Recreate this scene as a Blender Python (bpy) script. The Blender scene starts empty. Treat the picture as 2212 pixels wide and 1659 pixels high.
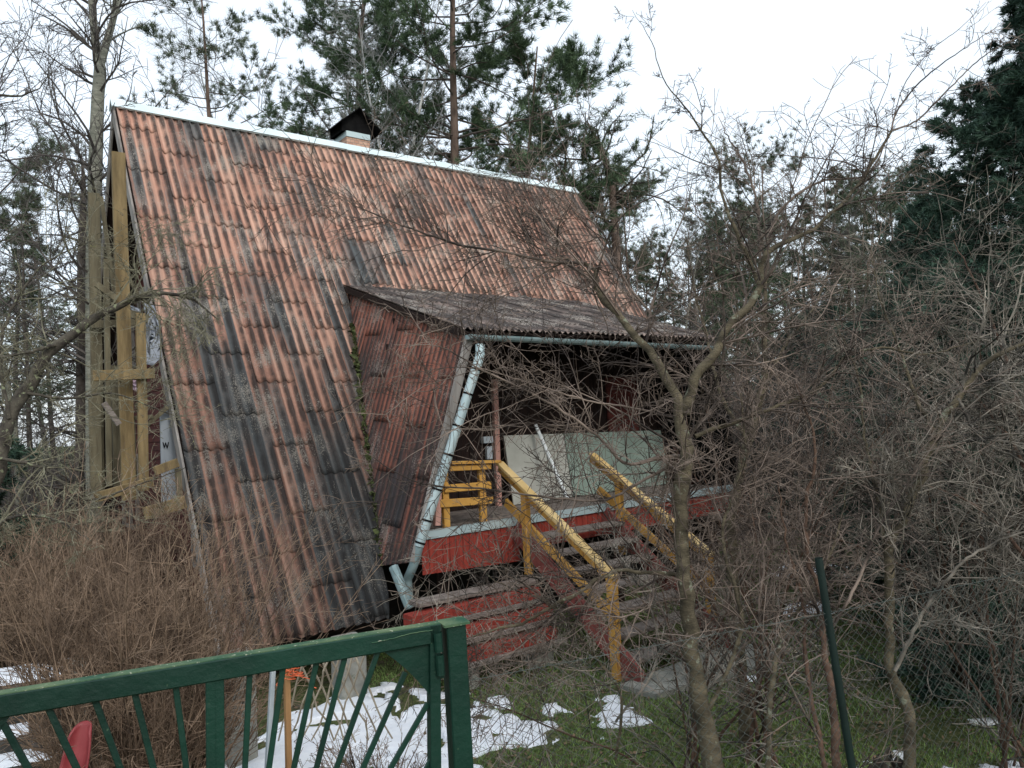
import bpy, bmesh, math
import numpy as np
from mathutils import Matrix, Vector
sc = bpy.context.scene
COL = sc.collection
EYE = 3.0
# ---------------------------------------------------------------- camera
F = 1650.; ROLL = .052; PITCH = .046
_c, _s = math.cos(ROLL), math.sin(ROLL); _cp, _sp = math.cos(PITCH), math.sin(PITCH)
def _cw(x, y):
    X = x*_c+y*_s; Y = -x*_s+y*_c
    return np.array([X, 0*_cp, 0]) + np.array([0, -_sp*Y, _cp*Y])
FWD = np.array([0, _cp, _sp])
def ray(u, v):
    return FWD + _cw((u-1106)/F, (829.5-v)/F)
def at(u, v, Y):
    r = ray(u, v); return r*(Y/r[1]) + np.array([0, 0, EYE])
cam = bpy.data.cameras.new('camera'); camo = bpy.data.objects.new('camera', cam); COL.objects.link(camo)
_r = _cw(1, 0); _u = _cw(0, 1)
camo.matrix_world = Matrix(((_r[0], _u[0], -FWD[0], 0), (_r[1], _u[1], -FWD[1], 0), (_r[2], _u[2], -FWD[2], EYE), (0, 0, 0, 1)))
cam.sensor_width = 36; cam.lens = F/2212*36; cam.clip_start = .05; cam.clip_end = 1000
sc.camera = camo
# ---------------------------------------------------------------- world, sun, exposure
w = bpy.data.worlds.new('World'); sc.world = w; w.use_nodes = True
nt = w.node_tree; nt.nodes.clear()
sky = nt.nodes.new('ShaderNodeTexSky'); sky.sky_type = 'NISHITA'; sky.sun_disc = False
SUN_EL, SUN_ROT = math.radians(38), math.radians(150)
sky.sun_elevation = SUN_EL; sky.sun_rotation = SUN_ROT; sky.dust_density = 3
b1 = nt.nodes.new('ShaderNodeBackground'); b1.inputs[1].default_value = .06
b2 = nt.nodes.new('ShaderNodeBackground'); b2.inputs[0].default_value = (.88, .95, 1, 1); b2.inputs[1].default_value = .95
ad = nt.nodes.new('ShaderNodeAddShader'); wo = nt.nodes.new('ShaderNodeOutputWorld')
nt.links.new(sky.outputs[0], b1.inputs[0]); nt.links.new(b1.outputs[0], ad.inputs[0])
nt.links.new(b2.outputs[0], ad.inputs[1]); nt.links.new(ad.outputs[0], wo.inputs[0])
sl = bpy.data.lights.new('sun', 'SUN'); sl.energy = .9; sl.angle = math.radians(14); sl.color = (1, .97, .93)
so = bpy.data.objects.new('sun', sl); COL.objects.link(so)
_sd = Vector((math.sin(SUN_ROT)*math.cos(SUN_EL), math.cos(SUN_ROT)*math.cos(SUN_EL), math.sin(SUN_EL)))
so.rotation_euler = _sd.to_track_quat('Z', 'Y').to_euler(); so.location = (0, -5, 12)
sc.view_settings.view_transform = 'Standard'; sc.view_settings.look = 'None'
sc.view_settings.exposure = 0.15; sc.view_settings.gamma = 1
sc.cycles.max_bounces = 5; sc.cycles.diffuse_bounces = 3; sc.cycles.transparent_max_bounces = 4
# ---------------------------------------------------------------- materials
def new_mat(name):
    m = bpy.data.materials.new(name); m.use_nodes = True
    return m, m.node_tree, m.node_tree.nodes['Principled BSDF']
def tex(nt, kind, scale, coord='Object', stretch=None, detail=4, rough=.6):
    tc = nt.nodes.new('ShaderNodeTexCoord'); out = tc.outputs[coord]
    if stretch is not None:
        mp = nt.nodes.new('ShaderNodeMapping'); mp.inputs['Scale'].default_value = stretch
        nt.links.new(out, mp.inputs[0]); out = mp.outputs[0]
    n = nt.nodes.new({'noise': 'ShaderNodeTexNoise', 'voronoi': 'ShaderNodeTexVoronoi'}[kind])
    n.inputs['Scale'].default_value = scale
    if kind == 'noise': n.inputs['Detail'].default_value = detail; n.inputs['Roughness'].default_value = rough
    nt.links.new(out, n.inputs['Vector'])
    return n
def ramp(nt, src, stops):
    r = nt.nodes.new('ShaderNodeValToRGB'); e = r.color_ramp.elements
    e[0].position = stops[0][0]; e[0].color = (*stops[0][1], 1)
    e[1].position = stops[-1][0]; e[1].color = (*stops[-1][1], 1)
    for p, c in stops[1:-1]:
        k = e.new(p); k.color = (*c, 1)
    nt.links.new(src, r.inputs[0]); return r
def mixc(nt, fac, a, b, mode='MIX'):
    m = nt.nodes.new('ShaderNodeMix'); m.data_type = 'RGBA'; m.blend_type = mode
    for s, x in ((m.inputs[0], fac), (m.inputs[6], a), (m.inputs[7], b)):
        if isinstance(x, (int, float)): s.default_value = x
        elif isinstance(x, tuple): s.default_value = (*x, 1)
        else: nt.links.new(x, s)
    return m.outputs[2]
def mat(name, c0, c1, scale=6, rough=.8, stretch=None, bump=.0, speck=None, metal=0, spec=.3, bscale=None, lo=.35, hi=.65):
    m, nt, p = new_mat(name)
    n = tex(nt, 'noise', scale, stretch=stretch)
    col = ramp(nt, n.outputs[0], [(lo, c0), (hi, c1)]).outputs[0]
    if speck:
        v = tex(nt, 'noise', speck[1], detail=3); rr = ramp(nt, v.outputs[0], [(speck[2], (0, 0, 0)), (speck[2]+.06, (1, 1, 1))])
        col = mixc(nt, rr.outputs[0], col, speck[0])
    nt.links.new(col, p.inputs['Base Color'])
    p.inputs['Roughness'].default_value = rough; p.inputs['Metallic'].default_value = metal
    p.inputs['Specular IOR Level'].default_value = spec
    if bump:
        b = nt.nodes.new('ShaderNodeBump'); b.inputs['Strength'].default_value = bump; b.inputs['Distance'].default_value = .02
        n2 = tex(nt, 'noise', bscale or scale*4, stretch=stretch)
        nt.links.new(n2.outputs[0], b.inputs['Height']); nt.links.new(b.outputs[0], p.inputs['Normal'])
    return m
def sheet_mat(name, stops, lichen=.6, lich_col=(.42, .39, .34), dirt=(.028, .026, .026)):
    """weathered fibre-cement sheet: the 'wear' attribute (r = old grey wear, g = trough 0..1, b = sheet tone, darker down the main slope)"""
    m, nt, p = new_mat(name)
    at_ = nt.nodes.new('ShaderNodeAttribute'); at_.attribute_name = 'wear'
    sp = nt.nodes.new('ShaderNodeSeparateColor'); nt.links.new(at_.outputs['Color'], sp.inputs[0])
    n = tex(nt, 'noise', 26, 'Object', detail=6, rough=.7)
    ma = nt.nodes.new('ShaderNodeMath'); ma.operation = 'MULTIPLY_ADD'; ma.inputs[1].default_value = .5; ma.inputs[2].default_value = -.25
    nt.links.new(n.outputs[0], ma.inputs[0])
    ad = nt.nodes.new('ShaderNodeMath'); ad.operation = 'ADD'; nt.links.new(sp.outputs[0], ad.inputs[0]); nt.links.new(ma.outputs[0], ad.inputs[1])
    col = ramp(nt, ad.outputs[0], stops).outputs[0]
    n3 = tex(nt, 'noise', 3.5, 'Object', detail=4)
    ms = nt.nodes.new('ShaderNodeMath'); ms.operation = 'MULTIPLY'; nt.links.new(sp.outputs[1], ms.inputs[0]); nt.links.new(n3.outputs[0], ms.inputs[1])
    rr = ramp(nt, ms.outputs[0], [(.16, (0, 0, 0)), (.44, (.88, .88, .88))])
    col = mixc(nt, rr.outputs[0], col, dirt)
    v = tex(nt, 'noise', 60, 'Object', detail=2)
    v2 = tex(nt, 'noise', 2.2, 'Object', detail=2)
    mm = nt.nodes.new('ShaderNodeMath'); mm.operation = 'MULTIPLY'; nt.links.new(v.outputs[0], mm.inputs[0]); nt.links.new(v2.outputs[0], mm.inputs[1])
    r2 = ramp(nt, mm.outputs[0], [(.30, (0, 0, 0)), (.36, (lichen,)*3)])
    col = mixc(nt, r2.outputs[0], col, lich_col)
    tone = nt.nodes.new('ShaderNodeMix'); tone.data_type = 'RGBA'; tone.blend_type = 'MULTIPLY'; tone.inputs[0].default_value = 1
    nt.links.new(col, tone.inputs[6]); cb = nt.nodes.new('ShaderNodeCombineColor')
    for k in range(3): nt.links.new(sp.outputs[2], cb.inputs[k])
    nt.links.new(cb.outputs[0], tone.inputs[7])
    nt.links.new(tone.outputs[2], p.inputs['Base Color']); p.inputs['Roughness'].default_value = .85; p.inputs['Specular IOR Level'].default_value = .25
    b = nt.nodes.new('ShaderNodeBump'); b.inputs['Strength'].default_value = .35; b.inputs['Distance'].default_value = .01
    nt.links.new(v.outputs[0], b.inputs['Height']); nt.links.new(b.outputs[0], p.inputs['Normal'])
    return m
def leaf_mat(name, c0, c1, scale=1.5):
    m, nt, p = new_mat(name)
    n = tex(nt, 'noise', scale, detail=5, rough=.8)
    g = nt.nodes.new('ShaderNodeAttribute'); g.attribute_name = 'rnd'
    mx = nt.nodes.new('ShaderNodeMath'); mx.operation = 'MULTIPLY_ADD'; mx.inputs[1].default_value = .45
    nt.links.new(g.outputs['Fac'], mx.inputs[0]); nt.links.new(n.outputs[0], mx.inputs[2])
    r = ramp(nt, mx.outputs[0], [(.4, c0), (.95, c1)])
    nt.links.new(r.outputs[0], p.inputs['Base Color']); p.inputs['Roughness'].default_value = .65; p.inputs['Specular IOR Level'].default_value = .3
    return m
M = {}
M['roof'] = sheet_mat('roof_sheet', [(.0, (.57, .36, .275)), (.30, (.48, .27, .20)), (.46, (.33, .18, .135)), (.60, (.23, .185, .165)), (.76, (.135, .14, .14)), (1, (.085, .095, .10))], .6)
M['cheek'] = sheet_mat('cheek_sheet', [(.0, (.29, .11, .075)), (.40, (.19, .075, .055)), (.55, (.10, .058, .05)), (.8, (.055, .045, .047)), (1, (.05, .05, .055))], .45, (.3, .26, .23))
M['porchroof'] = sheet_mat('porch_sheet', [(.0, (.36, .27, .23)), (.5, (.24, .19, .17)), (1, (.12, .11, .105))], .8, (.38, .35, .31))
M['zinc'] = mat('pale_zinc', (.38, .49, .51), (.46, .56, .57), 2, .5, bump=.05, metal=.25, spec=.5, speck=((.3, .33, .33), 14, .68))
M['zincd'] = mat('old_zinc', (.17, .25, .26), (.28, .37, .38), 7, .55, bump=.1, metal=.2)
M['ridge'] = mat('ridge_metal', (.60, .72, .75), (.72, .82, .84), 1.5, .55, metal=.1, speck=((.42, .48, .48), 9, .7))
M['black'] = mat('sooty_black', (.003, .003, .0035), (.009, .009, .009), 8, .9, spec=.1)
M['brick'] = None
M['bargeboard'] = mat('grey_board', (.16, .15, .14), (.30, .28, .26), 5, .85, stretch=(1, 1, .15), bump=.3)
M['redboard'] = mat('red_board', (.20, .028, .02), (.30, .045, .03), 7, .7, stretch=(4, 4, .3), bump=.3, speck=((.09, .03, .025), 26, .62))
M['redtim'] = mat('faded_red_timber', (.17, .045, .04), (.26, .075, .06), 9, .8, bump=.3, speck=((.22, .19, .17), 30, .64))
M['pink'] = mat('faded_pink_paint', (.42, .22, .18), (.52, .3, .25), 9, .8)
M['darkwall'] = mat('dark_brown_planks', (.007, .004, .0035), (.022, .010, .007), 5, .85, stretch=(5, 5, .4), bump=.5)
M['gable'] = mat('dark_red_cladding', (.05, .013, .011), (.10, .024, .018), 5, .8, stretch=(1, 1, 4), bump=.4)
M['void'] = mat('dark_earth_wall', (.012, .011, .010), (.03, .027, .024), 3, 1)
M['yellow'] = mat('yellow_timber', (.42, .215, .045), (.55, .31, .075), 2, .65, stretch=(3, 3, 3), bump=.2)
M['yellowend'] = mat('pale_yellow_timber', (.50, .34, .13), (.62, .46, .22), 2, .7, bump=.2)
M['beam'] = mat('raw_timber', (.105, .075, .035), (.24, .175, .085), 2.5, .8, stretch=(4, 4, .6), bump=.3, speck=((.12, .09, .05), 12, .64))
M['beam2'] = mat('mossy_timber', (.085, .072, .045), (.16, .14, .09), 3, .85, stretch=(4, 4, .6), bump=.3)
M['oldwood'] = mat('weathered_wood', (.12, .10, .088), (.26, .225, .20), 5, .85, stretch=(2, 2, 8), bump=.4)
M['film'] = mat('white_film', (.20, .22, .26), (.36, .40, .46), 4, .4, bump=.5)
M['foil'] = mat('pale_board', (.29, .33, .38), (.37, .42, .47), 2, .6)
M['pinkfilm'] = mat('pink_film', (.6, .4, .5), (.68, .52, .6), 6, .5, bump=.3)
M['panelw'] = mat('pale_grey_panel', (.36, .37, .33), (.48, .49, .45), 2.2, .5, speck=((.27, .27, .24), 5, .66))
M['panelg'] = mat('grey_green_panel', (.22, .29, .25), (.30, .38, .33), 2.2, .4, speck=((.18, .22, .2), 5, .66))
M['gate'] = mat('green_gate_paint', (.003, .020, .014), (.006, .038, .025), 3, .5, bump=.2, spec=.3, speck=((.05, .09, .055), 38, .70), bscale=30)
M['gatetop'] = mat('algae_on_paint', (.015, .07, .04), (.11, .16, .085), 7, .8, bump=.3, speck=((.38, .40, .30), 60, .62))
M['post'] = mat('dark_green_post', (.003, .011, .009), (.006, .018, .015), 8, .55)
M['wire'] = mat('dull_wire', (.05, .07, .06), (.12, .13, .12), 20, .6, metal=.3)
M['concrete'] = mat('concrete', (.20, .20, .18), (.33, .33, .29), 6, .95, bump=.5, speck=((.12, .14, .08), 9, .64))
M['stone'] = mat('dark_stone', (.035, .033, .03), (.09, .085, .075), 6, .95, bump=.7)
M['snow'] = mat('snow', (.80, .84, .90), (.88, .91, .95), 7, .5, bump=.35, bscale=30, speck=((.25, .22, .18), 24, .77))
M['sled'] = mat('faded_red_plastic', (.20, .03, .035), (.30, .06, .065), 4, .45)
M['twine'] = mat('orange_twine', (.55, .10, .04), (.65, .15, .06), 20, .6)
M['stake'] = mat('orange_stake', (.26, .14, .06), (.38, .22, .10), 5, .75, stretch=(3, 3, .5), bump=.2)
M['tube'] = mat('grey_tube', (.36, .42, .46), (.45, .5, .54), 9, .5)
M['white'] = mat('white_paint', (.66, .72, .73), (.78, .82, .83), 9, .5, speck=((.3, .3, .28), 20, .66))
M['bark'] = mat('grey_olive_bark', (.045, .038, .025), (.155, .13, .085), 6, .9, stretch=(1, 1, 2.5), bump=.6, speck=((.21, .22, .16), 13, .62), bscale=60)
M['barkbrown'] = mat('brown_bark', (.05, .03, .022), (.13, .08, .055), 12, .9, bump=.5, bscale=50)
M['twig'] = mat('twig_bark', (.026, .024, .020), (.40, .355, .295), 2.8, .8, spec=.3, lo=.40, hi=.70)
M['twigred'] = mat('reddish_twig', (.028, .020, .016), (.31, .24, .195), 2.8, .75, spec=.35, lo=.40, hi=.72)
M['twigdark'] = mat('dark_twig', (.05, .045, .042), (.15, .135, .125), 4, .9)
M['birchtwig'] = mat('pale_birch_twig', (.16, .155, .15), (.42, .42, .41), 2, .85)
M['twigpale'] = mat('pale_twig', (.20, .17, .13), (.36, .32, .25), 6, .85)
M['lichen'] = mat('lichened_bark', (.035, .030, .026), (.10, .09, .07), 12, .95, bump=.5, speck=((.22, .24, .15), 22, .6))
M['lichtwig'] = mat('lichened_twig', (.10, .09, .065), (.24, .23, .16), 7, .9, speck=((.34, .34, .14), 16, .68))
M['bush'] = mat('tan_shoots', (.05, .032, .022), (.33, .235, .165), 3, .85, spec=.3)
M['pinebark'] = mat('pine_bark', (.09, .065, .052), (.21, .15, .12), 6, .95, stretch=(1, 1, .4), bump=.6)
M['sprucebark'] = mat('dark_bark', (.055, .045, .038), (.13, .11, .095), 6, .95, bump=.5)
M['birch'] = mat('birch_bark', (.45, .45, .43), (.66, .67, .65), 5, .8, speck=((.06, .055, .05), 7, .6))
M['aspen'] = mat('grey_green_bark', (.15, .155, .125), (.30, .30, .25), 6, .9, stretch=(1, 1, 4), bump=.5, speck=((.06, .06, .05), 10, .62))
M['needle'] = leaf_mat('pine_needles', (.020, .045, .024), (.11, .17, .085))
M['needle2'] = leaf_mat('olive_needles', (.03, .05, .028), (.14, .175, .11))
M['fir'] = leaf_mat('dark_fir_needles', (.008, .030, .025), (.065, .12, .08), 3.5)
M['grass'] = leaf_mat('grass_blades', (.05, .105, .026), (.25, .37, .11), 2.6)
M['litter'] = leaf_mat('dead_leaves', (.06, .04, .025), (.22, .15, .09), 3)
M['moss'] = mat('moss', (.04, .055, .02), (.10, .12, .045), 8, .95, bump=.6)
def brick_mat():
    m, nt, p = new_mat('chimney_brick'); tc = nt.nodes.new('ShaderNodeTexCoord')
    sx = nt.nodes.new('ShaderNodeSeparateXYZ'); nt.links.new(tc.outputs['Object'], sx.inputs[0])
    ad = nt.nodes.new('ShaderNodeMath'); nt.links.new(sx.outputs[0], ad.inputs[0]); nt.links.new(sx.outputs[1], ad.inputs[1])
    cb = nt.nodes.new('ShaderNodeCombineXYZ'); nt.links.new(ad.outputs[0], cb.inputs[0]); nt.links.new(sx.outputs[2], cb.inputs[1])
    b = nt.nodes.new('ShaderNodeTexBrick'); b.inputs['Scale'].default_value = 4; nt.links.new(cb.outputs[0], b.inputs[0])
    b.inputs['Color1'].default_value = (.42, .22, .15, 1); b.inputs['Color2'].default_value = (.55, .36, .26, 1); b.inputs['Mortar'].default_value = (.2, .17, .15, 1)
    b.inputs['Mortar Size'].default_value = .02
    nt.links.new(b.outputs[0], p.inputs['Base Color']); p.inputs['Roughness'].default_value = .9
    return m
M['brick'] = brick_mat()
def ground_mat():
    m, nt, p = new_mat('yard_ground')
    a = tex(nt, 'noise', .8, detail=6, rough=.65); b = tex(nt, 'noise', 14, detail=6, rough=.75); c = tex(nt, 'noise', 2.3, detail=5)
    g = ramp(nt, b.outputs[0], [(.35, (.035, .052, .018)), (.5, (.075, .095, .035)), (.68, (.20, .18, .10))])
    d = ramp(nt, b.outputs[0], [(.35, (.045, .036, .028)), (.65, (.14, .115, .09))])
    k = ramp(nt, c.outputs[0], [(.53, (0, 0, 0)), (.68, (1, 1, 1))])
    col = mixc(nt, k.outputs[0], g.outputs[0], d.outputs[0])
    nt.links.new(col, p.inputs['Base Color']); p.inputs['Roughness'].default_value = 1; p.inputs['Specular IOR Level'].default_value = .1
    bb = nt.nodes.new('ShaderNodeBump'); bb.inputs['Strength'].default_value = .8; bb.inputs['Distance'].default_value = .03
    nt.links.new(b.outputs[0], bb.inputs['Height']); nt.links.new(bb.outputs[0], p.inputs['Normal'])
    return m
M['ground'] = ground_mat()
# ---------------------------------------------------------------- mesh helpers
def unit_(v): return np.asarray(v)/np.linalg.norm(v)
class G:
    """collects numpy geometry for ONE mesh"""
    def __init__(s): s.v = []; s.q = []; s.t = []; s.n = 0; s.rq = []
    def add(s, v, q=None, t=None):
        v = np.asarray(v, float).reshape(-1, 3)
        if q is not None and len(q): s.q.append(np.asarray(q, np.int64)+s.n)
        if t is not None and len(t): s.t.append(np.asarray(t, np.int64)+s.n)
        s.v.append(v); s.n += len(v); return s
    def tubes(s, P, R, k=3):
        """P (M,n,3), R (M,n): M tapered tubes"""
        if P.ndim == 2: P = P[None]; R = np.asarray(R)[None]
        Mn, n = P.shape[:2]
        T = np.gradient(P, axis=1); T /= np.linalg.norm(T, axis=2, keepdims=True)+1e-9
        mean = P[:, -1]-P[:, 0]; ax = np.argmin(np.abs(mean), axis=1); ref = np.eye(3)[ax][:, None, :]
        U = np.cross(T, ref); U /= np.linalg.norm(U, axis=2, keepdims=True)+1e-9
        V = np.cross(T, U)
        a = np.arange(k)*2*math.pi/k
        ring = P[:, :, None, :]+R[:, :, None, None]*(U[:, :, None, :]*np.cos(a)[None, None, :, None]+V[:, :, None, :]*np.sin(a)[None, None, :, None])
        idx = np.arange(Mn*n*k).reshape(Mn, n, k)
        A = idx[:, :-1]; B = idx[:, 1:]
        q = np.stack([A, np.roll(A, -1, 2), np.roll(B, -1, 2), B], -1).reshape(-1, 4)
        s.add(ring.reshape(-1, 3), q); return s
    def prism(s, p0, p1, w, h, up=(0, 0, 1), c=.0):
        """bar of w x h section from p0 to p1; chamfer c"""
        p0 = np.array(p0, float); p1 = np.array(p1, float); d = p1-p0; d /= np.linalg.norm(d)
        x = np.cross(d, up)
        if np.linalg.norm(x) < 1e-4: x = np.cross(d, (0, 1, 0))
        x /= np.linalg.norm(x); y = np.cross(x, d)
        a, b = w/2, h/2; c = min(c, a*.8, b*.8)
        pr = [(-a, -b), (a, -b), (a, b), (-a, b)] if c <= 0 else [(-a+c, -b), (a-c, -b), (a, -b+c), (a, b-c), (a-c, b), (-a+c, b), (-a, b-c), (-a, -b+c)]
        k = len(pr); r0 = np.array([p0+x*i+y*j for i, j in pr]); r1 = np.array([p1+x*i+y*j for i, j in pr])
        v = np.vstack([r0, r1, p0, p1]); q = [(i, (i+1) % k, (i+1) % k+k, i+k) for i in range(k)]
        t = [((i+1) % k, i, 2*k) for i in range(k)]+[(i+k, (i+1) % k+k, 2*k+1) for i in range(k)]
        s.add(v, q, t); return s
    def poly(s, pts, thick, nrm):
        """flat plate from outline pts (fan from centre), thickness along nrm"""
        pts = np.array(pts, float); nrm = np.array(nrm, float); nrm /= np.linalg.norm(nrm); k = len(pts)
        c = pts.mean(0); v = np.vstack([pts, pts+nrm*thick, c, c+nrm*thick])
        q = [(i, (i+1) % k, (i+1) % k+k, i+k) for i in range(k)]
        t = [((i+1) % k, i, 2*k) for i in range(k)]+[(i+k, (i+1) % k+k, 2*k+1) for i in range(k)]
        s.add(v, q, t); return s
    def build(s, name, m, parent=None, smooth=False, rnd=None, loc=None):
        v = np.concatenate(s.v).astype(np.float64)
        off = np.array(parent.location) if parent is not None else (np.array(loc) if loc is not None else np.zeros(3))
        v = v-off
        q = np.concatenate(s.q) if s.q else np.zeros((0, 4), int); t = np.concatenate(s.t) if s.t else np.zeros((0, 3), int)
        me = bpy.data.meshes.new(name); me.vertices.add(len(v)); me.vertices.foreach_set('co', v.astype(np.float32).ravel())
        li = np.concatenate([q.ravel(), t.ravel()]).astype(np.int32)
        me.loops.add(len(li)); me.loops.foreach_set('vertex_index', li)
        st = np.concatenate([np.arange(len(q))*4, len(q)*4+np.arange(len(t))*3]).astype(np.int32)
        me.polygons.add(len(st)); me.polygons.foreach_set('loop_start', st)
        me.update(calc_edges=True)
        me.polygons.foreach_set('use_smooth', np.full(len(st), bool(smooth)))
        if rnd is not None:
            a = me.attributes.new('rnd', 'FLOAT', 'FACE'); a.data.foreach_set('value', rnd.astype(np.float32))
        me.materials.append(m)
        o = bpy.data.objects.new(name, me); COL.objects.link(o)
        if parent is not None: o.parent = parent
        elif loc is not None: o.location = loc
        return o
def tag(o, label=None, cat=None, group=None, kind=None):
    for k, x in (('label', label), ('category', cat), ('group', group), ('kind', kind)):
        if x: o[k] = x
    return o
def root(name, loc, label, cat, group=None):
    o = bpy.data.objects.new(name, None); COL.objects.link(o); o.location = tuple(float(x) for x in loc); o.empty_display_size = .2
    return tag(o, label, cat, group)
def children(o): return [c for c in bpy.data.objects if c.parent == o]
def copy_thing(o, kids, loc, rotz, s, label=None, group=None):
    r = o.copy(); COL.objects.link(r); r.location = loc; r.rotation_euler = (0, 0, rotz); r.scale = (s, s, s)
    if label: r['label'] = label
    if group: r['group'] = group
    for c in kids:
        d = c.copy(); COL.objects.link(d); d.parent = r
    return r
def vnoise(x, y, seed=0):
    """smooth value noise, arrays"""
    rs = np.random.RandomState(seed); T = rs.rand(64, 64)
    xi = np.floor(x).astype(int); yi = np.floor(y).astype(int); fx = x-xi; fy = y-yi
    fx = fx*fx*(3-2*fx); fy = fy*fy*(3-2*fy)
    g = lambda a, b: T[a % 64, b % 64]
    return (g(xi, yi)*(1-fx)+g(xi+1, yi)*fx)*(1-fy)+(g(xi, yi+1)*(1-fx)+g(xi+1, yi+1)*fx)*fy
def fbm(x, y, seed=0, o=4):
    r = 0; a = .5; tot = 0
    for k in range(o): r = r+a*vnoise(x*2**k, y*2**k, seed+k); tot += a; a *= .55
    return r/tot
rng = np.random.RandomState(7)
# ---------------------------------------------------------------- terrain
def sstep(a, b, x): t = np.clip((x-a)/(b-a), 0, 1); return t*t*(3-2*t)
def H(x, y):
    x = np.asarray(x, float); y = np.asarray(y, float)
    z = 1.25*(1-sstep(2.7, 6.2, y))
    z = z+.10*(fbm(x*.5+9, y*.5+3, 5)-.5)*sstep(4, 7, y)
    z = z+.035*(fbm(x*3, y*3, 8)-.5)
    z = z+sstep(12, 60, np.hypot(x, y))*1.5*(fbm(x*.06+4, y*.06, 3)-.35)
    return z
def build_ground():
    def axis(lo, hi, fl, fh, step, far):
        a = [fl]; s = step
        while a[0] > lo: s *= 1.22; a.insert(0, a[0]-s)
        b = list(np.arange(fl+step, fh, step)); s = step; c = [fh]
        while c[-1] < hi: s *= 1.22; c.append(c[-1]+s)
        return np.array(a+b+c)
    X = axis(-400, 400, -8, 9, .11, 1); Y = axis(-60, 500, 1, 17, .11, 1)
    gx, gy = np.meshgrid(X, Y); z = H(gx, gy); nx, ny = len(X), len(Y)
    v = np.stack([gx, gy, z], -1).reshape(-1, 3); i = np.arange(nx*ny).reshape(ny, nx)
    q = np.stack([i[:-1, :-1], i[:-1, 1:], i[1:, 1:], i[1:, :-1]], -1).reshape(-1, 4)
    o = G().add(v, q).build('ground', M['ground'], smooth=True); tag(o, kind='structure')
build_ground()
def gpt(u, v, z=0.0):
    r = ray(u, v); return (r*((z-EYE)/r[2]))[:2]
# snow -------------------------------------------------------------
def in_sd(px, py, poly):
    """signed distance (positive inside) to polygon"""
    n = len(poly); d = np.full(px.shape, 1e9); ins = np.zeros(px.shape, bool)
    for i in range(n):
        x0, y0 = poly[i]; x1, y1 = poly[(i+1) % n]; ex, ey = x1-x0, y1-y0
        t = np.clip(((px-x0)*ex+(py-y0)*ey)/(ex*ex+ey*ey+1e-9), 0, 1)
        d = np.minimum(d, np.hypot(px-x0-t*ex, py-y0-t*ey))
        c = ((y0 > py) != (y1 > py)) & (px < (x1-x0)*(py-y0)/(y1-y0+1e-12)+x0); ins ^= c
    return np.where(ins, d, -d)
SNOW = [[(440, 1690), (500, 1640), (560, 1592), (640, 1540), (740, 1500), (840, 1478), (930, 1488), (1010, 1500), (1040, 1530), (1085, 1548), (1075, 1580), (1110, 1600), (1040, 1620), (1030, 1660), (990, 1700), (800, 1760), (500, 1740)],
        [(1040, 1540), (1100, 1552), (1170, 1556), (1215, 1590), (1220, 1618), (1150, 1622), (1090, 1604), (1040, 1580)],
        [(1172, 1524), (1215, 1522), (1222, 1534), (1180, 1540)], [(1290, 1532), (1330, 1512), (1392, 1528), (1385, 1548), (1340, 1566), (1300, 1578)],
        [(1060, 1510), (1100, 1512), (1090, 1522)],
        [(1670, 1236), (1700, 1220), (1850, 1222), (1960, 1232), (1990, 1244), (1830, 1246), (1700, 1244)],
        [(1700, 1300), (1745, 1290), (1790, 1306), (1770, 1322), (1700, 1325)],
        
        [(1880, 1640), (1940, 1636), (1945, 1652), (1890, 1662)], [(2060, 1660), (2110, 1638), (2260, 1644), (2300, 1690), (2080, 1700)],
        [(2090, 1550), (2160, 1548), (2150, 1558)], [(1590, 1465), (1625, 1462), (1610, 1472)]]
SNOWW = [np.array([gpt(u, v, .02) for u, v in p]) for p in SNOW]
def snow_field(x, y):
    f = np.full(np.shape(x), -9.)
    for p in SNOWW:
        m = (x > p[:, 0].min()-.5) & (x < p[:, 0].max()+.5) & (y > p[:, 1].min()-.5) & (y < p[:, 1].max()+.5)
        if m.any(): f[m] = np.maximum(f[m], in_sd(x[m], y[m], p))
    return f
def build_snow():
    k = 0
    for p in SNOWW:
        st = .03 if len(p) > 0 and p[:, 1].max() < 9 else .07
        X = np.arange(p[:, 0].min()-.3, p[:, 0].max()+.3, st); Y = np.arange(p[:, 1].min()-.3, p[:, 1].max()+.3, st)
        gx, gy = np.meshgrid(X, Y); sd = in_sd(gx, gy, p)+(.42 if len(p) > 12 else .62)*(fbm(gx*4.5+3, gy*4.5, 21, 6)-.5)+.03
        sd = np.minimum(sd, .5-1.3*sstep(.60, .70, fbm(gx*3.1, gy*2.3+7, 33, 4)))
        h = np.where(sd > 0, .035*np.clip(sd/.10, 0, 1)**.6+.05*sstep(.1, .7, sd), -.03+np.clip(sd, -.3, 0)*.3)+.02*(fbm(gx*5, gy*5, 3)-.5)
        z = H(gx, gy)+h; i = np.arange(gx.size).reshape(gx.shape)
        q = np.stack([i[:-1, :-1], i[:-1, 1:], i[1:, 1:], i[1:, :-1]], -1).reshape(-1, 4)
        keep = (sd.ravel()[q].max(1) > -.04); q = q[keep]
        if not len(q): continue
        u, inv = np.unique(q, return_inverse=True); v = np.stack([gx, gy, z], -1).reshape(-1, 3)[u]
        if k == 0: g = G()
        g.add(v, inv.reshape(-1, 4)); k += 1
    o = g.build('snow', M['snow'], smooth=True); tag(o, 'old snow lying in melting patches on the grass below the house', 'snow', kind='stuff')
build_snow()
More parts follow.
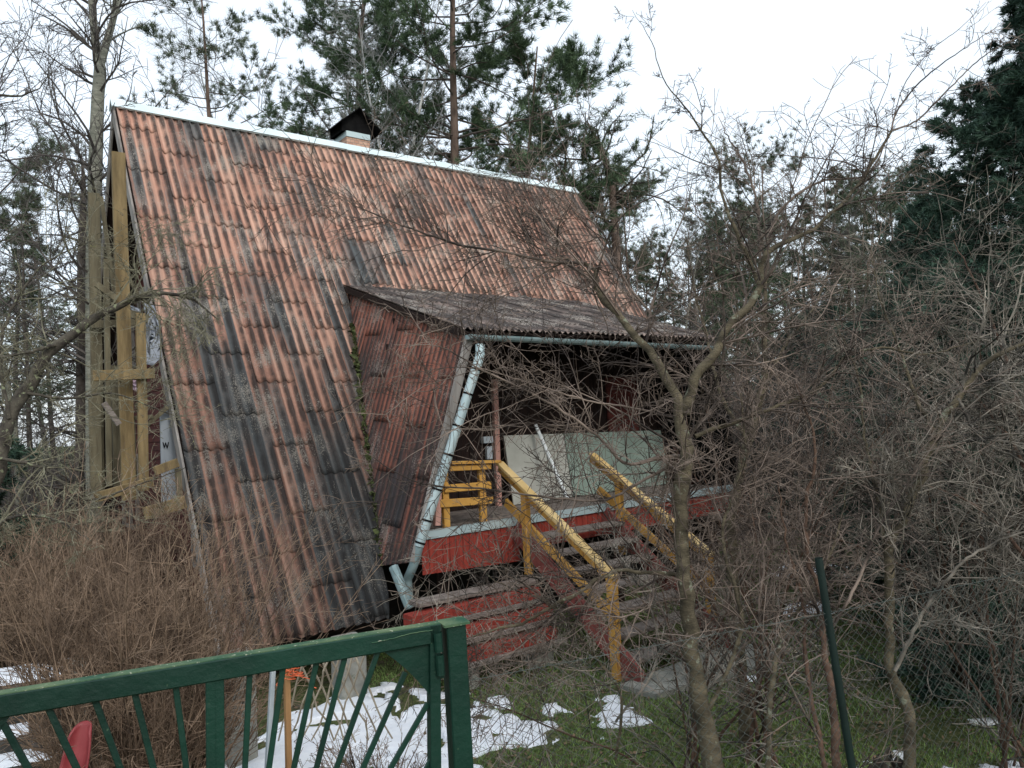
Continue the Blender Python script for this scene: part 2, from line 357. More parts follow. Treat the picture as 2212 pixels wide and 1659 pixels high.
# grass and litter ---------------------------------------------------
def build_grass():
    n = 150000; y = 5.6+(rng.rand(n)**1.5)*12; x = (rng.rand(n)*1.5-.28)*y*.72
    ok = (snow_field(x, y) < .03) & (fbm(x*1.4, y*1.4, 44) > .32+rng.rand(n)*.12)
    x, y = x[ok], y[ok]; n = len(x); z = H(x, y); h = .022+.045*rng.rand(n); a = rng.rand(n)*6.28; wd = .004+.0012*y/6
    d = np.stack([np.cos(a), np.sin(a), 0*a], -1); l = np.stack([rng.randn(n)*.4, rng.randn(n)*.4, np.ones(n)], -1)
    b = np.stack([x, y, z-.01], -1); v = np.stack([b-d*wd[:, None], b+d*wd[:, None], b+l*h[:, None]], 1).reshape(-1, 3)
    t = np.arange(3*n).reshape(-1, 3)
    o = G().add(v, t=t).build('grass', M['grass'], rnd=rng.rand(n)); tag(o, 'short green mossy grass of the yard between the snow patches', 'grass', kind='stuff')
    n = 13000; y = 4.2+(rng.rand(n)**1.4)*14; x = (rng.rand(n)*1.9-.9)*y*.75; ok = (snow_field(x, y) < .02) | (rng.rand(n) < .06); x, y = x[ok], y[ok]; n = len(x)
    s = .012+.018*rng.rand(n); a = rng.rand(n)*6.28; z = H(x, y)+.012+.02*rng.rand(n)+.07*(snow_field(x, y) > 0)
    u = np.stack([np.cos(a), np.sin(a), rng.randn(n)*.35], -1)*s[:, None]; w_ = np.stack([-np.sin(a), np.cos(a), rng.randn(n)*.35], -1)*s[:, None]*.6
    c = np.stack([x, y, z], -1); v = np.stack([c-u, c-w_, c+u, c+w_], 1).reshape(-1, 3)
    o = G().add(v, np.arange(4*n).reshape(-1, 4)).build('leaf_litter', M['litter'], rnd=rng.rand(n)); tag(o, 'brown dead leaves scattered over the ground', 'leaf litter', kind='stuff')
build_grass()
# ---------------------------------------------------------------- house frame: (t along ridge, n toward the viewer, z)
ANG = math.radians(52.5); A = np.array([math.sin(ANG), math.cos(ANG), 0]); N = np.array([A[1], -A[0], 0])
L0 = ray(247, 222); L0 = L0/L0[1]*12.; RZ = L0[2]+EYE; L0 = L0*[1, 1, 0]
def W(t, n, z): return L0+A*t+N*n+np.array([0, 0, z])
def on_n(u, v, n):
    r = ray(u, v); P = r*((L0+N*n)@N)/(r@N); return P+np.array([0, 0, EYE])
def on_t(u, v, t):
    r = ray(u, v); P = r*((L0+A*t)@A)/(r@A); return P+np.array([0, 0, EYE])
EZ_, EN_ = .667, 4.786
SL = math.hypot(EN_, RZ-EZ_); SD = N*(EN_/SL)+np.array([0, 0, -(RZ-EZ_)/SL]); SN = np.cross(A, SD)
if SN[2] < 0: SN = -SN
SD2 = -N*(EN_/SL)+np.array([0, 0, -(RZ-EZ_)/SL]); SN2 = SN*[1, 1, 1]; SN2 = np.array([-SN[0], -SN[1], SN[2]])
TL = 9.85
def corrugated(name, m, parent, O, U, V, Nr, ulen, vlen, pitch, waves, expo, amp, polys, tone, stag=.5, lap=.12, lift=.010, thick=.009, seg=6, qs=.1, v0=0., seed=1, miss=()):
    """corrugated sheets laid in columns of `waves` waves; U across, V down, Nr outward; polys: convex (u,v) outlines"""
    bm_all = bmesh.new(); lay = bm_all.verts.layers.float_color.new('wear')
    wu = pitch*waves; nc = int(math.ceil(ulen/wu)); rs = np.random.RandomState(seed)
    for c in range(nc):
        off = (c % 2)*stag*expo; r = -1
        while True:
            q1 = v0+(r+1)*expo+off; q0 = q1-expo; r += 1
            if q0 > vlen: break
            if q1 <= 0: continue
            jit = rs.randn()*.012; lf = lift*(1+.5*rs.rand()); sk = rs.randn()*.004
            nu = waves*seg+1; us = c*wu+np.arange(nu)*pitch/seg; qa = max(0, q0-lap); qb = min(vlen, q1+jit)
            if qb-qa < .05: continue
            nv = max(2, int((qb-qa)/qs)+1); vs = np.linspace(qa, qb, nv); gu, gv = np.meshgrid(us, vs)
            h = amp*np.cos(2*math.pi*gu/pitch)+lf*(gv-q0)/expo+.002
            gw = gu+sk*(gv-q0)
            tn = tone(gu, gv, c, r, rs.rand())
            tr = np.clip(.5-.62*np.cos(2*math.pi*(gu/pitch+.60)), 0, 1)*(.75+.35*vnoise(gu*7.3, gv*1.1, 91))
            P = O+gw[..., None]*U+gv[..., None]*V+h[..., None]*Nr
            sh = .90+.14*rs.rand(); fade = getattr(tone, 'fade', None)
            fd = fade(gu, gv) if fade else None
            vv = [[bm_all.verts.new(P[j, i]) for i in range(nu)] for j in range(nv)]
            for j in range(nv):
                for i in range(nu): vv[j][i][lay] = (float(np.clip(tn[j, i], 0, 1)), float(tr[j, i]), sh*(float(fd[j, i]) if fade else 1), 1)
            lw = [bm_all.verts.new(P[-1, i]-Nr*(thick+.004)-V*.002) for i in range(nu)]
            for i in range(nu): lw[i][lay] = (1, 1, .35, 1)
            for j in range(nv-1):
                for i in range(nu-1): bm_all.faces.new((vv[j][i], vv[j][i+1], vv[j+1][i+1], vv[j+1][i]))
            for i in range(nu-1): bm_all.faces.new((vv[-1][i], vv[-1][i+1], lw[i+1], lw[i]))
    out = bmesh.new(); me = bpy.data.meshes.new(name)
    tmp = bpy.data.meshes.new('tmp'); bm_all.to_mesh(tmp); bm_all.free()
    for poly in polys:
        b = bmesh.new(); b.from_mesh(tmp); pw = [O+U*p[0]+V*p[1] for p in poly]; cen = sum(pw)/len(pw)
        for i in range(len(pw)):
            p0, p1 = pw[i], pw[(i+1) % len(pw)]; nn = np.cross(p1-p0, Nr); nn /= np.linalg.norm(nn)
            if (cen-p0)@nn > 0: nn = -nn
            g = b.verts[:]+b.edges[:]+b.faces[:]
            bmesh.ops.bisect_plane(b, geom=g, plane_co=Vector(p0), plane_no=Vector(nn), clear_outer=True)
        t2 = bpy.data.meshes.new('tmp2'); b.to_mesh(t2); b.free(); out.from_mesh(t2)
    off = Vector(parent.location)
    for v in out.verts: v.co -= off
    for f in out.faces: f.smooth = True
    out.to_mesh(me); out.free(); me.materials.append(m)
    o = bpy.data.objects.new(name, me); COL.objects.link(o); o.parent = parent
    return o
house = root('a_frame_house', W(TL/2, 0, 0), 'steep A-frame cottage with rusty orange corrugated roof down to the ground', 'house')
VT = [(2.984, 1.93), (2.116, 4.436)]          # valley line in (t, n)
QV = 1.93/EN_*SL; QB = 4.436/EN_*SL
def tv(q): return 2.984+(q-QV)/(QB-QV)*(2.116-2.984)
def roof_tone(u, v, c, r, rd):
    wv = np.floor(u/.1368+.5)
    big = fbm(u*.55+3, v*.35+1, 11, 3); wn = vnoise(wv*1.7+5, v*.7, 13); st = vnoise(wv*3.1, v*.45+9, 17)
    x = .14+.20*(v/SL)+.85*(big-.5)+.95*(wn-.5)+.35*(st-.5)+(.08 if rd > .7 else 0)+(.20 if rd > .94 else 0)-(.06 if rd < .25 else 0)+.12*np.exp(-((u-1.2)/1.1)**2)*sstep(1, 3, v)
    x = x+.5*np.exp(-((u-tv(np.maximum(v, QV)))/.45)**2)*sstep(QV+1, QB, v)
    return x+.06
roof_tone.fade = lambda u, v: 1-.52*sstep(2.2, 8.4, v+1.6*(fbm(u*.4, v*.3, 77, 3)-.5)-.22*(u-2))  # multiplies the sheet colour darker towards the eave
main_polys = [[(0, 0), (TL, 0), (TL, QV), (0, QV)], [(0, QV), (tv(QV), QV), (tv(SL), SL), (0, SL)], [(8.0, QV), (TL, QV), (TL, SL), (8.85, SL)]]
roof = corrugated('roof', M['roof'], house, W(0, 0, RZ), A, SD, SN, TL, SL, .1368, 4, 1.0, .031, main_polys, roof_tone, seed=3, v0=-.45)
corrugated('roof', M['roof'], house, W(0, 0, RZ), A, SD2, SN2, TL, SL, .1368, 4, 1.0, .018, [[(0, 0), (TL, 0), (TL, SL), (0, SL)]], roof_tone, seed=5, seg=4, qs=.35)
# sheathing under the sheets
g = G(); e = .03
for pl in main_polys:
    g.poly([W(0, 0, RZ)+A*p[0]+SD*p[1]-SN*(.085) for p in pl], .05, SN)
g.poly([W(0, 0, RZ)+A*p[0]+SD2*p[1]-SN2*(.085) for p in ((0, 0), (TL, 0), (TL, SL), (0, SL))], .05, SN2)
g.build('roof_deck', M['darkwall'], house)
# ridge cap: folded sheet metal
g = G()
for sd_, sn_ in ((SD, SN), (SD2, SN2)):
    for i in range(5):
        t0 = -.06+i*(TL+.12)/5; t1 = t0+(TL+.12)/5+.03; k = .004*(i % 2)
        a_, b_ = W(t0, 0, RZ+.05), W(t1, 0, RZ+.05)
        o_ = sn_*(.012+k)
        g.add([a_+o_, b_+o_, b_+sd_*.20+sn_*(.02+k)+o_, a_+sd_*.20+sn_*(.02+k)+o_, a_-sn_*.0, b_, b_+sd_*.2, a_+sd_*.2], [(0, 1, 2, 3), (3, 2, 6, 7), (0, 3, 7, 4), (1, 5, 6, 2)])
g.build('ridge_cap', M['ridge'], house, smooth=False)
# barge boards both ends
for t in (-.02, TL+.02):
    for sd_, sn_ in ((SD, SN), (SD2, SN2)):
        G().prism(W(t, 0, RZ-.05)-sn_*.06, W(t, 0, RZ)+sd_*SL-sn_*.06, .03, .15, up=sn_, c=.004).build('barge_board', M['bargeboard'], house)
# gables (recessed), clad with horizontal boards
def gable(t, side):
    g = G(); zb = .55; m_ = (RZ-.15)
    def hw(z): return EN_*(RZ-.12-z)/(RZ-EZ_)-.02
    z = zb
    while z < m_-.15:
        z1 = min(z+.14, m_-.05); a, b = hw(z), hw(z1)
        g.poly([W(t, -a, z), W(t, a, z), W(t+side*.012, b, z1-.006), W(t+side*.012, -b, z1-.006)], .025, -A*side); z += .14
    g.build('gable_wall', M['gable'], house)
gable(.55, 1); gable(TL-.35, -1)
# gable windows / openings with white frames
for (n0, n1, z0, z1) in ((-1.7, -.5, 4.3, 5.5), (.5, 1.7, 4.3, 5.5), (-2.9, -1.7, 1.4, 2.7), (1.9, 3.0, 1.2, 2.9)):
    w_ = G(); 
    for a_, b_ in (((n0, z0), (n1, z0)), ((n0, z1), (n1, z1)), ((n0, z0), (n0, z1)), ((n1, z0), (n1, z1)), (((n0+n1)/2, z0), ((n0+n1)/2, z1))):
        w_.prism(W(.50, a_[0], a_[1]), W(.50, b_[0], b_[1]), .06, .06, up=A)
    wf = w_.build('window', M['bargeboard'], house)
    G().poly([W(.515, n0, z0), W(.515, n1, z0), W(.515, n1, z1), W(.515, n0, z1)], .005, A).build('pane', M['foil'], wf).location = -Vector(house.location)+Vector(house.location)
# chimney
ct = on_n(760, 300, -.45); q_ = (ct-L0)@A; cz = RZ-.6; cw = .33
g = G()
g.prism(W(q_, -.45, cz-.4), W(q_, -.45, RZ+.28), .56, .5, up=A)
ch = g.build('chimney', M['brick'], house)
def sub(o, name, g, m): 
    x = g.build(name, m, house); x.parent = o; return x
g = G(); g.prism(W(q_, -.45, RZ+.28), W(q_, -.45, RZ+.39), .60, .52, up=A, c=.01); sub(ch, 'chimney_cap', g, M['zinc'])
g = G(); hb = RZ+.40; hx, hy = .48, .40
for sgn in (-1, 1):
    e0 = [W(q_+sgn*hx, -.45-hy, hb+.07), W(q_+sgn*hx, -.45+hy, hb+.07)]; r0 = [W(q_, -.45-hy, hb+.47), W(q_, -.45+hy, hb+.47)]; nn_ = unit_(np.cross(A, (0, 0, 1)))
    g.add([e0[0], e0[1], r0[1], r0[0], e0[0]-[0, 0, .02], e0[1]-[0, 0, .02], r0[1]-[0, 0, .02], r0[0]-[0, 0, .02]], [(0, 1, 2, 3), (4, 5, 6, 7), (0, 1, 5, 4), (1, 2, 6, 5), (3, 0, 4, 7)])
for yy in (-.26, .26): g.poly([W(q_-.34, -.45+yy, hb-.02), W(q_+.34, -.45+yy, hb-.02), W(q_+.34, -.45+yy, hb+.20), W(q_, -.45+yy, hb+.44), W(q_-.34, -.45+yy, hb+.20)], .01, N)
g.poly([W(q_-.34, -.70, hb-.02), W(q_-.34, -.2, hb-.02), W(q_-.34, -.2, hb+.2), W(q_-.34, -.7, hb+.2)], .01, A)
sub(ch, 'smoke_hood', g, M['black'])
# moss and debris in the valley
g = G(); n_ = 900; vq = QV+.8+rng.rand(n_)*(QB-QV-.8); cen = np.array([W(0, 0, RZ)+A*(tv(q)+rng.randn()*.03)+SD*q+SN*(.02+.02*rng.rand()) for q in vq])
s_ = (.012+.02*rng.rand(n_))[:, None]; u_ = rng.randn(n_, 3)*s_; w_ = rng.randn(n_, 3)*s_
g.add(np.stack([cen-u_, cen-w_, cen+u_, cen+w_], 1).reshape(-1, 3), np.arange(4*n_).reshape(-1, 4)); g.build('valley_debris', M['moss'], house)
# --- porch: roof, cheek wall, ceiling
DZ = 2.276+EYE; PE = (5.24, 1.16+EYE)
O_ = W(2.93, 1.80, DZ+.06); V_ = W(2.93, PE[0], PE[1]+.02)-O_; pl_ = np.linalg.norm(V_); V_ = V_/pl_; Nn = np.cross(V_, A); Nn = Nn if Nn[2] > 0 else -Nn
def ptone(u, v, c, r, rd): return .35+.9*(fbm(u*.8, v*.8, 61, 3)-.5)+.5*(vnoise(np.floor(u/.1+.5)*2.3, v*1.2, 62)-.5)+.2*(rd-.5)
PT = 5.1
corrugated('porch_roof', M['porchroof'], house, O_, A, V_, Nn, PT, pl_, .104, 5, 1.0, .017, [[(0, 0), (PT, 0), (PT, pl_), (0, pl_)]], ptone, seed=9, lift=.010)
g = G(); g.poly([O_+A*.02-Nn*.07, O_+A*(PT-.02)-Nn*.07, O_+A*(PT-.02)+V_*(pl_-.04)-Nn*.07, O_+A*.02+V_*(pl_-.04)-Nn*.07], .03, Nn)
for i in range(8): g.prism(O_+A*(.1+i*.66)-Nn*.12, O_+A*(.1+i*.66)+V_*(pl_-.08)-Nn*.12, .05, .1, up=Nn)
g.build('porch_ceiling', M['darkwall'], house)
G().prism(O_-Nn*.05-A*.012, O_+V_*pl_-Nn*.05-A*.012, .02, .09, up=Nn).build('verge_board', M['darkwall'], house)
cA = W(3.0, 1.93, DZ-.02); cB = W(2.116, 4.436, EYE-1.767); cC = W(3.0, 5.30, PE[1]-.10); cD = W(2.19, 5.09, EYE-1.657)
wv_ = cD-cC; wl = np.linalg.norm(wv_); wv_ = wv_/wl; cn = np.cross(cC-cA, cB-cA); cn /= np.linalg.norm(cn)
if cn@A > 0: cn = -cn
cu = np.cross(wv_, cn); cu /= np.linalg.norm(cu)
if cu@(cA-cC) < 0: cu = -cu
def uvp(P): return ((P-cC)@cu, (P-cC)@wv_)
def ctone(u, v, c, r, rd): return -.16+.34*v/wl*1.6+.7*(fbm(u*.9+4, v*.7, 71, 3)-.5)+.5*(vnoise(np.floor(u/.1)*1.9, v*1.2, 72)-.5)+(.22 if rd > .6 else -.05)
Ov = min(uvp(cA)[1], 0)-.05
pc = [(a, b-Ov) for a, b in (uvp(cC), uvp(cA), uvp(cB), uvp(cD))]
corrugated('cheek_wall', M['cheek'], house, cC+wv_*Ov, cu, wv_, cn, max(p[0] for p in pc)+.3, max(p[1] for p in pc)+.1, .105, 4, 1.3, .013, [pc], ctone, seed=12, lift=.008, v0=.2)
G().poly([cA-cn*.05, cB-cn*.05, cD-cn*.05, cC-cn*.05], .025, cn).build('cheek_lining', M['darkwall'], house)
G().prism(cC-cn*.01, cD-cn*.01, .05, .12, up=cn, c=.006).build('corner_board', M['bargeboard'], house)
# right cheek of the porch
G().poly([W(7.97, 1.95, DZ-.05), W(8.82, 4.44, EYE-1.77), W(8.72, 5.09, EYE-1.66), W(7.97, 5.25, PE[1]-.12)], .05, A).build('cheek_wall', M['cheek'], house)
# porch back wall of vertical planks + pink corner post + door
BN = 3.5
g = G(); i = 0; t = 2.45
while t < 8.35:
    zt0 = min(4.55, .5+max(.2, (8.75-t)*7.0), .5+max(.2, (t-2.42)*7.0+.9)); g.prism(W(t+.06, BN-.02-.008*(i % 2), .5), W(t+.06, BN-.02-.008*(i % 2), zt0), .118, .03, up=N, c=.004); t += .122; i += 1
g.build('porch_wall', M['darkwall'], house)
G().prism(on_n(1068, 820, BN+.07), on_n(1078, 1118, BN+.07), .09, .07, up=N, c=.005).build('corner_post', M['pink'], house)
G().prism(on_n(948, 1000, 4.95)+0, on_n(944, 1135, 4.95), .08, .06, up=N, c=.005).build('corner_post', M['pink'], house)
bx = on_n(1052, 950, BN+.05); G().prism(bx-A*.09, bx+A*.09, .08, .1, c=.004).build('meter_box', M['tube'], house)
bx = on_n(1056, 978, BN+.05); G().prism(bx-A*.05, bx+A*.05, .05, .2, c=.004).build('lock_plate', M['tube'], house)
# porch door far along with pane
G().poly([W(7.1, BN+.02, 1.7), W(7.85, BN+.02, 1.7), W(7.85, BN+.02, 3.65), W(7.1, BN+.02, 3.65)], .04, N).build('door', M['gable'], house)
# deck
DK = EYE-1.33
g = G(); i = 0; n = BN
while n < 5.02: g.prism(W(2.42, n+.07, DK-.02), W(8.4, n+.07, DK-.02), .135, .03, up=(0, 0, 1), c=.003); n += .14
g.build('porch_floor', M['oldwood'], house)
fl = G(); fl.prism(W(2.36, 5.12, DK-.035), W(8.5, 5.12, DK-.035), .012, .085, c=.0); fl.prism(W(2.36, 5.07, DK+.012), W(8.5, 5.07, DK+.012), .11, .008); fl.build('deck_flashing', M['zinc'], house)
g = G(); t = 2.3; i = 0
while t < 3.72: g.prism(W(t+.05, 5.09, DK-.50-.04*(t-2.3)), W(t+.05, 5.09, DK-.09), .096, .022, up=N, c=.006); t += .1
g.build('deck_fascia', M['redboard'], house)
g = G(); t = 3.85
while t < 8.4: g.prism(W(t+.05, 5.08, DK-.42), W(t+.05, 5.08, DK-.09), .096, .022, up=N, c=.006); t += .1
g.build('deck_fascia', M['redboard'], house)
# void under the deck and slope: dark foundation wall, joists
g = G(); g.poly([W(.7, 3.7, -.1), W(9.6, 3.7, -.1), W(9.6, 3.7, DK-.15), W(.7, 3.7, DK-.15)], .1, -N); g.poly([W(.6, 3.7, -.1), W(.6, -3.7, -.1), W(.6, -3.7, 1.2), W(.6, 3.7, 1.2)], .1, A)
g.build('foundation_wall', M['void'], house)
g = G()
for t in (2.6, 4.3, 6.0, 7.7): g.prism(W(t, 3.7, DK-.15), W(t, 5.05, DK-.15), .08, .16)
for t in (2.75, 5.9, 8.2): g.prism(W(t, 4.8, -.1), W(t, 4.8, DK-.2), .12, .12)
g.build('deck_frame', M['darkwall'], house)
# floor slab of house so nothing floats
for k_, (u, v) in enumerate(((512, 1470), (752, 1425))):
    P = at(u, v, 7.1+1.5*k_); g = G(); x, y = P[0], P[1]; z0 = float(H(x, y))-.1; wd = .26 if k_ == 0 else .30
    top = P[2]+.25
    g.prism((x, y, z0), (x+.01, y, top), wd, wd, up=A, c=.02); g.build('foundation_pile', M['concrete'], house, smooth=False)
# gutter and downpipe
GA = W(2.95, PE[0]+.13, PE[1]-.075); GB = W(8.05, PE[0]+.13, PE[1]-.145)
def half_gutter(g, a, b, r):
    k = 9; an = np.linspace(math.pi, 2*math.pi, k); d = b-a; d /= np.linalg.norm(d)
    pr = [(math.cos(x)*r, math.sin(x)*r) for x in an]+[(math.cos(x)*(r-.006), math.sin(x)*(r-.006)) for x in an[::-1]]
    v = [a+N*p[0]+np.array([0, 0, p[1]]) for p in pr]+[b+N*p[0]+np.array([0, 0, p[1]]) for p in pr]; n = len(pr)
    g.add(v, [(i, (i+1) % n, (i+1) % n+n, i+n) for i in range(n)])
    c = [a+N*math.cos(x)*r+np.array([0, 0, math.sin(x)*r]) for x in an]; g.poly(c, .006, -A)
g = G(); half_gutter(g, GA, GB, .068)
gut = g.build('gutter', M['zincd'], house)
for i in range(8):
    t = 3.3; f = i/8.2; c = GA+(GB-GA)*f+A*.35; an = np.linspace(math.pi, 2*math.pi, 9)
    P = np.array([c+N*math.cos(x)*.073+np.array([0, 0, math.sin(x)*.073]) for x in an]); sub(gut, 'gutter_bracket', G().tubes(P, np.full(9, .006), 4), M['wire'])
pp = [on_t(1034, 738, 3.05), on_t(1034, 772, 3.03)]
dA = on_t(1030, 790, 3.0); dB = on_t(905, 1180, 2.25)
path = [on_t(1037, 745, 3.08), on_t(1037, 768, 3.06), dA, dB, on_t(893, 1222, 2.2), on_t(880, 1252, 2.18), on_t(885, 1310, 2.2)]
def resample_(pts, n): return smooth_path(pts, n)
def smooth_path(pts, n=40):
    pts = np.array(pts); d = np.r_[0, np.cumsum(np.linalg.norm(np.diff(pts, axis=0), axis=1))]; s = np.linspace(0, d[-1], n)
    return np.stack([np.interp(s, d, pts[:, i]) for i in range(3)], -1)
dp = G().tubes(smooth_path(path[:4], 40), np.full(40, .060), 14).build('downpipe', M['zinc'], house, smooth=True); G().tubes(smooth_path(path[3:], 24), np.full(24, .055), 14).build('pipe_elbow', M['zincd'], house, smooth=True)
for f in (.02, .16, .34, .5, .69, .86, .98):
    c = dA+(dB-dA)*f; d = (dB-dA)/np.linalg.norm(dB-dA); sub(dp, 'pipe_clamp', G().tubes(np.array([c-d*.012, c+d*.012]), np.array([.066, .066]), 12), M['black'])
g = G(); g.tubes(np.array([on_t(850, 1225, 2.0), on_t(862, 1255, 2.0), on_t(884, 1315, 2.05)]), np.array([.06, .06, .05]), 8); g.build('drain_shoe', M['zincd'], house)
# ---------------------------------------------------------------- stairs
st = root('wooden_staircase', W(4.5, 6.3, 0), 'steep wooden stairs with red stringers and yellow handrails up to the porch', 'stairs')
T0, T1 = 3.72, 5.35; SN0, SN1 = 5.14, 7.25; ZS = DK-.02
for t in (T0, T1):
    a = W(t, SN0, ZS-.10); b = W(t, SN1, .04); G().prism(a, b, .06, .26, up=(0, 0, 1), c=.006).build('stringer', M['redtim'], st)
nst = 8
for i in range(1, nst):
    f = i/nst; n = SN0+(SN1-SN0)*f; z = ZS-.02-(ZS-.0)*f
    G().prism(W(T0+.03, n, z+.03), W(T1+.0, n, z+.03), .27, .04, up=(0, 0, 1), c=.004).build('tread', M['oldwood'], st)
def rail(name, a, b, w_, h_, m, c=.006, up=(0, 0, 1)): return G().prism(a, b, w_, h_, up=up, c=c).build(name, m, st)
RZt = EYE-.58
for j, t in enumerate((T0-.04, T1+.04)):
    a = W(t, 4.9, RZt); b = W(t, 7.0, 1.16)
    rail('handrail', a, b, .12, .045, M['yellowend']); d = (b-a)/np.linalg.norm(b-a); dn = np.cross(A, d); dn = -dn if dn[2] > 0 else dn
    rail('rail_board', a+dn*.09-d*.02+A*.035, b+dn*.09+A*.035, .03, .11, M['yellow'], up=-dn)
    rail('rail_board', W(t, 5.0, RZt-.52), W(t, 7.0, .66), .045, .11, M['yellow'])
    rail('baluster', W(t, 5.42, 1.0), W(t, 5.42, 2.09), .09, .09, M['yellow'], up=N)
    rail('baluster', W(t, 6.93, .0), W(t, 6.93, 1.15), .10, .10, M['yellow'], up=N)
# deck railing, left of the stairs
rn = 5.0
rail('handrail', on_n(972, 1000, rn), on_n(1078, 997, rn), .11, .04, M['yellow'])
rail('rail_board', on_n(972, 1012, rn), on_n(1060, 1008, rn), .03, .07, M['yellow'])
rail('rail_board', on_n(960, 1056, rn-.03), on_n(1060, 1048, rn-.03), .03, .10, M['yellow'])
rail('rail_board', on_n(950, 1088, rn-.03), on_n(1064, 1080, rn-.03), .03, .10, M['yellow'])
rail('baluster', on_n(1039, 1014, rn-.08), on_n(1044, 1126, rn-.08), .10, .06, M['yellow'], up=N)
rail('baluster', W(2.78, rn-.08, DK), W(2.78, rn-.08, RZt-.03), .09, .06, M['yellow'], up=N)
# footing slab under the stair
P = W(4.4, 7.35, 0); sl_ = G()
pts = [W(3.5, 7.15, .0), W(5.6, 7.1, .0), W(5.7, 7.7, .0), W(4.9, 7.85, 0), W(4.2, 7.7, 0), W(3.55, 7.62, 0)]
sl_.poly(pts, .06, (0, 0, 1)); s_ = sl_.build('stone_slab', M['concrete'], loc=tuple(P)); tag(s_, 'cracked grey stone slab on the ground at the foot of the stairs', 'slab')
# stacked boards beside the stairs
cols_ = ['oldwood', 'redboard', 'oldwood', 'redboard', 'oldwood', 'redboard', 'oldwood']
labs = ['lowest board of the stack left of the stairs, weathered grey', 'red painted board lying just above the lowest grey board of the stack', 'grey weathered board third from the bottom of the stack by the stairs',
        'middle red board of the plank stack left of the stairs', 'grey board lying between the two uppermost red boards of the stack', 'uppermost red painted board in the stack left of the stairs', 'topmost weathered grey board of the stack under the porch edge']
for i in range(7):
    z = .30+i*.105; n0 = 6.05-.085*i; t0 = 1.9+.10*((i*37) % 5)-.03*i; t1 = T0-.10-.05*((i*23) % 3)
    if i % 2 == 0: g = G().prism(W(t0, n0-.02, z+.03), W(t1, n0, z+.02), .26, .05, c=.004)
    else: g = G().prism(W(t0, n0+.04, z), W(t1, n0+.05, z+.005), .2, .135, c=.004)
    tag(g.build('board', M[cols_[i]], loc=tuple(W((t0+t1)/2, n0, z))), labs[i], 'board', 'boards stacked beside the stairs')
for k_, t in enumerate((2.3, 3.4)):
    tag(G().prism(W(t, 5.9, -.05), W(t, 5.9, .275), .2, .3, up=A, c=.01).build('concrete_block', M['concrete'], loc=tuple(W(t, 5.9, 0))), ('left', 'right')[k_]+' one of two concrete blocks under the stack of boards', 'block', 'blocks under the boards')
# panels leaning on the porch wall
for u0, u1, m, lb in ((1087, 1172, 'panelw', 'tall pale grey panel leaning beside the pink corner post'), (1174, 1215, 'panelw', 'narrow pale grey panel crossed by the white pole on the porch'), (1217, 1262, 'panelg', 'grey-green panel leaning on the porch wall, left one of two'), (1264, 1425, 'panelg', 'wide grey-green panel leaning on the porch wall behind the branches')):
    a = on_n(u0, 941-(u0-1087)*.035, BN+.12); b = on_n(u1, 941-(u1-1087)*.035, BN+.12)
    c = b.copy(); c[2] = DK+.01; d = a.copy(); d[2] = DK+.01; c += N*.16; d += N*.16
    tag(G().poly([a, b, c, d], .02, N).build('panel', M[m], loc=tuple(d)), lb, 'panel', 'panels stored on the porch')
a = on_n(1157, 918, 3.75); b = on_n(1226, 1078, 4.45)
tag(G().tubes(smooth_path([a, b], 8), np.full(8, .03), 8).build('pole', M['white'], loc=tuple(b), smooth=True), 'white round pole leaning diagonally across the pale porch panels', 'pole')
# ---------------------------------------------------------------- timber scaffold on the left gable
sca = root('timber_scaffold', W(-.7, .5, 0), 'raw timber frame of upright beams standing against the left gable', 'scaffold')
def tbx(u0, v0, u1, v1, wm, n, m='beam', name='beam', thick=.07):
    a = on_n(u0, v0, n); b = on_n(u1, v1, n); return G().prism(a, b, wm, thick, up=N, c=.004).build(name, M[m], sca)
tbx(255, 330, 279, 1080, .150, 3.2); tbx(202, 418, 213, 1060, .13, 2.5, 'beam2'); tbx(303, 677, 311, 1060, .105, 3.35); tbx(229, 560, 236, 1050, .06, 2.9, 'beam2')
tbx(204, 860, 208, 1060, .13, 2.7, 'beam2'); tbx(286, 900, 291, 1050, .05, 3.0, 'beam2'); tbx(247, 790, 254, 1060, .08, 2.7, 'beam2')
tbx(200, 812, 333, 807, .12, 3.42, name='cross_beam'); tbx(208, 614, 252, 646, .07, 3.3, 'beam2', 'brace', .04); tbx(250, 668, 320, 690, .10, 2.9, 'beam2', 'cross_beam', .04)
tbx(265, 905, 330, 900, .05, 3.0, 'beam2', 'cross_beam'); tbx(310, 925, 362, 880, .05, 3.0, 'beam2', 'brace', .04); tbx(224, 870, 257, 917, .06, 3.45, 'oldwood', 'brace', .05)
tbx(334, 1018, 384, 999, .10, 3.8, name='cross_beam'); tbx(311, 1110, 400, 1084, .14, 3.9, name='cross_beam'); tbx(384, 1012, 389, 1080, .06, 3.7, 'beam2'); tbx(196, 702, 300, 696, .09, 2.6, 'beam2', 'cross_beam')
tbx(218, 425, 248, 640, .05, 2.3, 'beam2', 'brace', .04); tbx(300, 640, 255, 560, .04, 2.9, 'beam2', 'brace', .04); tbx(205, 1075, 330, 1040, .11, 3.6, name='cross_beam')
def cloth(pts, t, m, name, lb, cat, grp=None):
    P = [on_n(u, v, t) for u, v in pts]; c = sum(P)/len(P); g = G(); k = 9; V = []
    for j in range(k+1):
        for i in range(len(P)):
            q = c+(P[i]-c)*(j/k); V.append(q+A*.03*math.sin(j*1.9+i*2.3))
    n = len(P); Q = [(j*n+i, j*n+(i+1) % n, (j+1)*n+(i+1) % n, (j+1)*n+i) for j in range(k) for i in range(n)]
    o = g.add(V, Q).build(name, M[m], loc=tuple(c), smooth=True); md = o.modifiers.new('thick', 'SOLIDIFY'); md.thickness = .01
    return tag(o, lb, cat, grp)
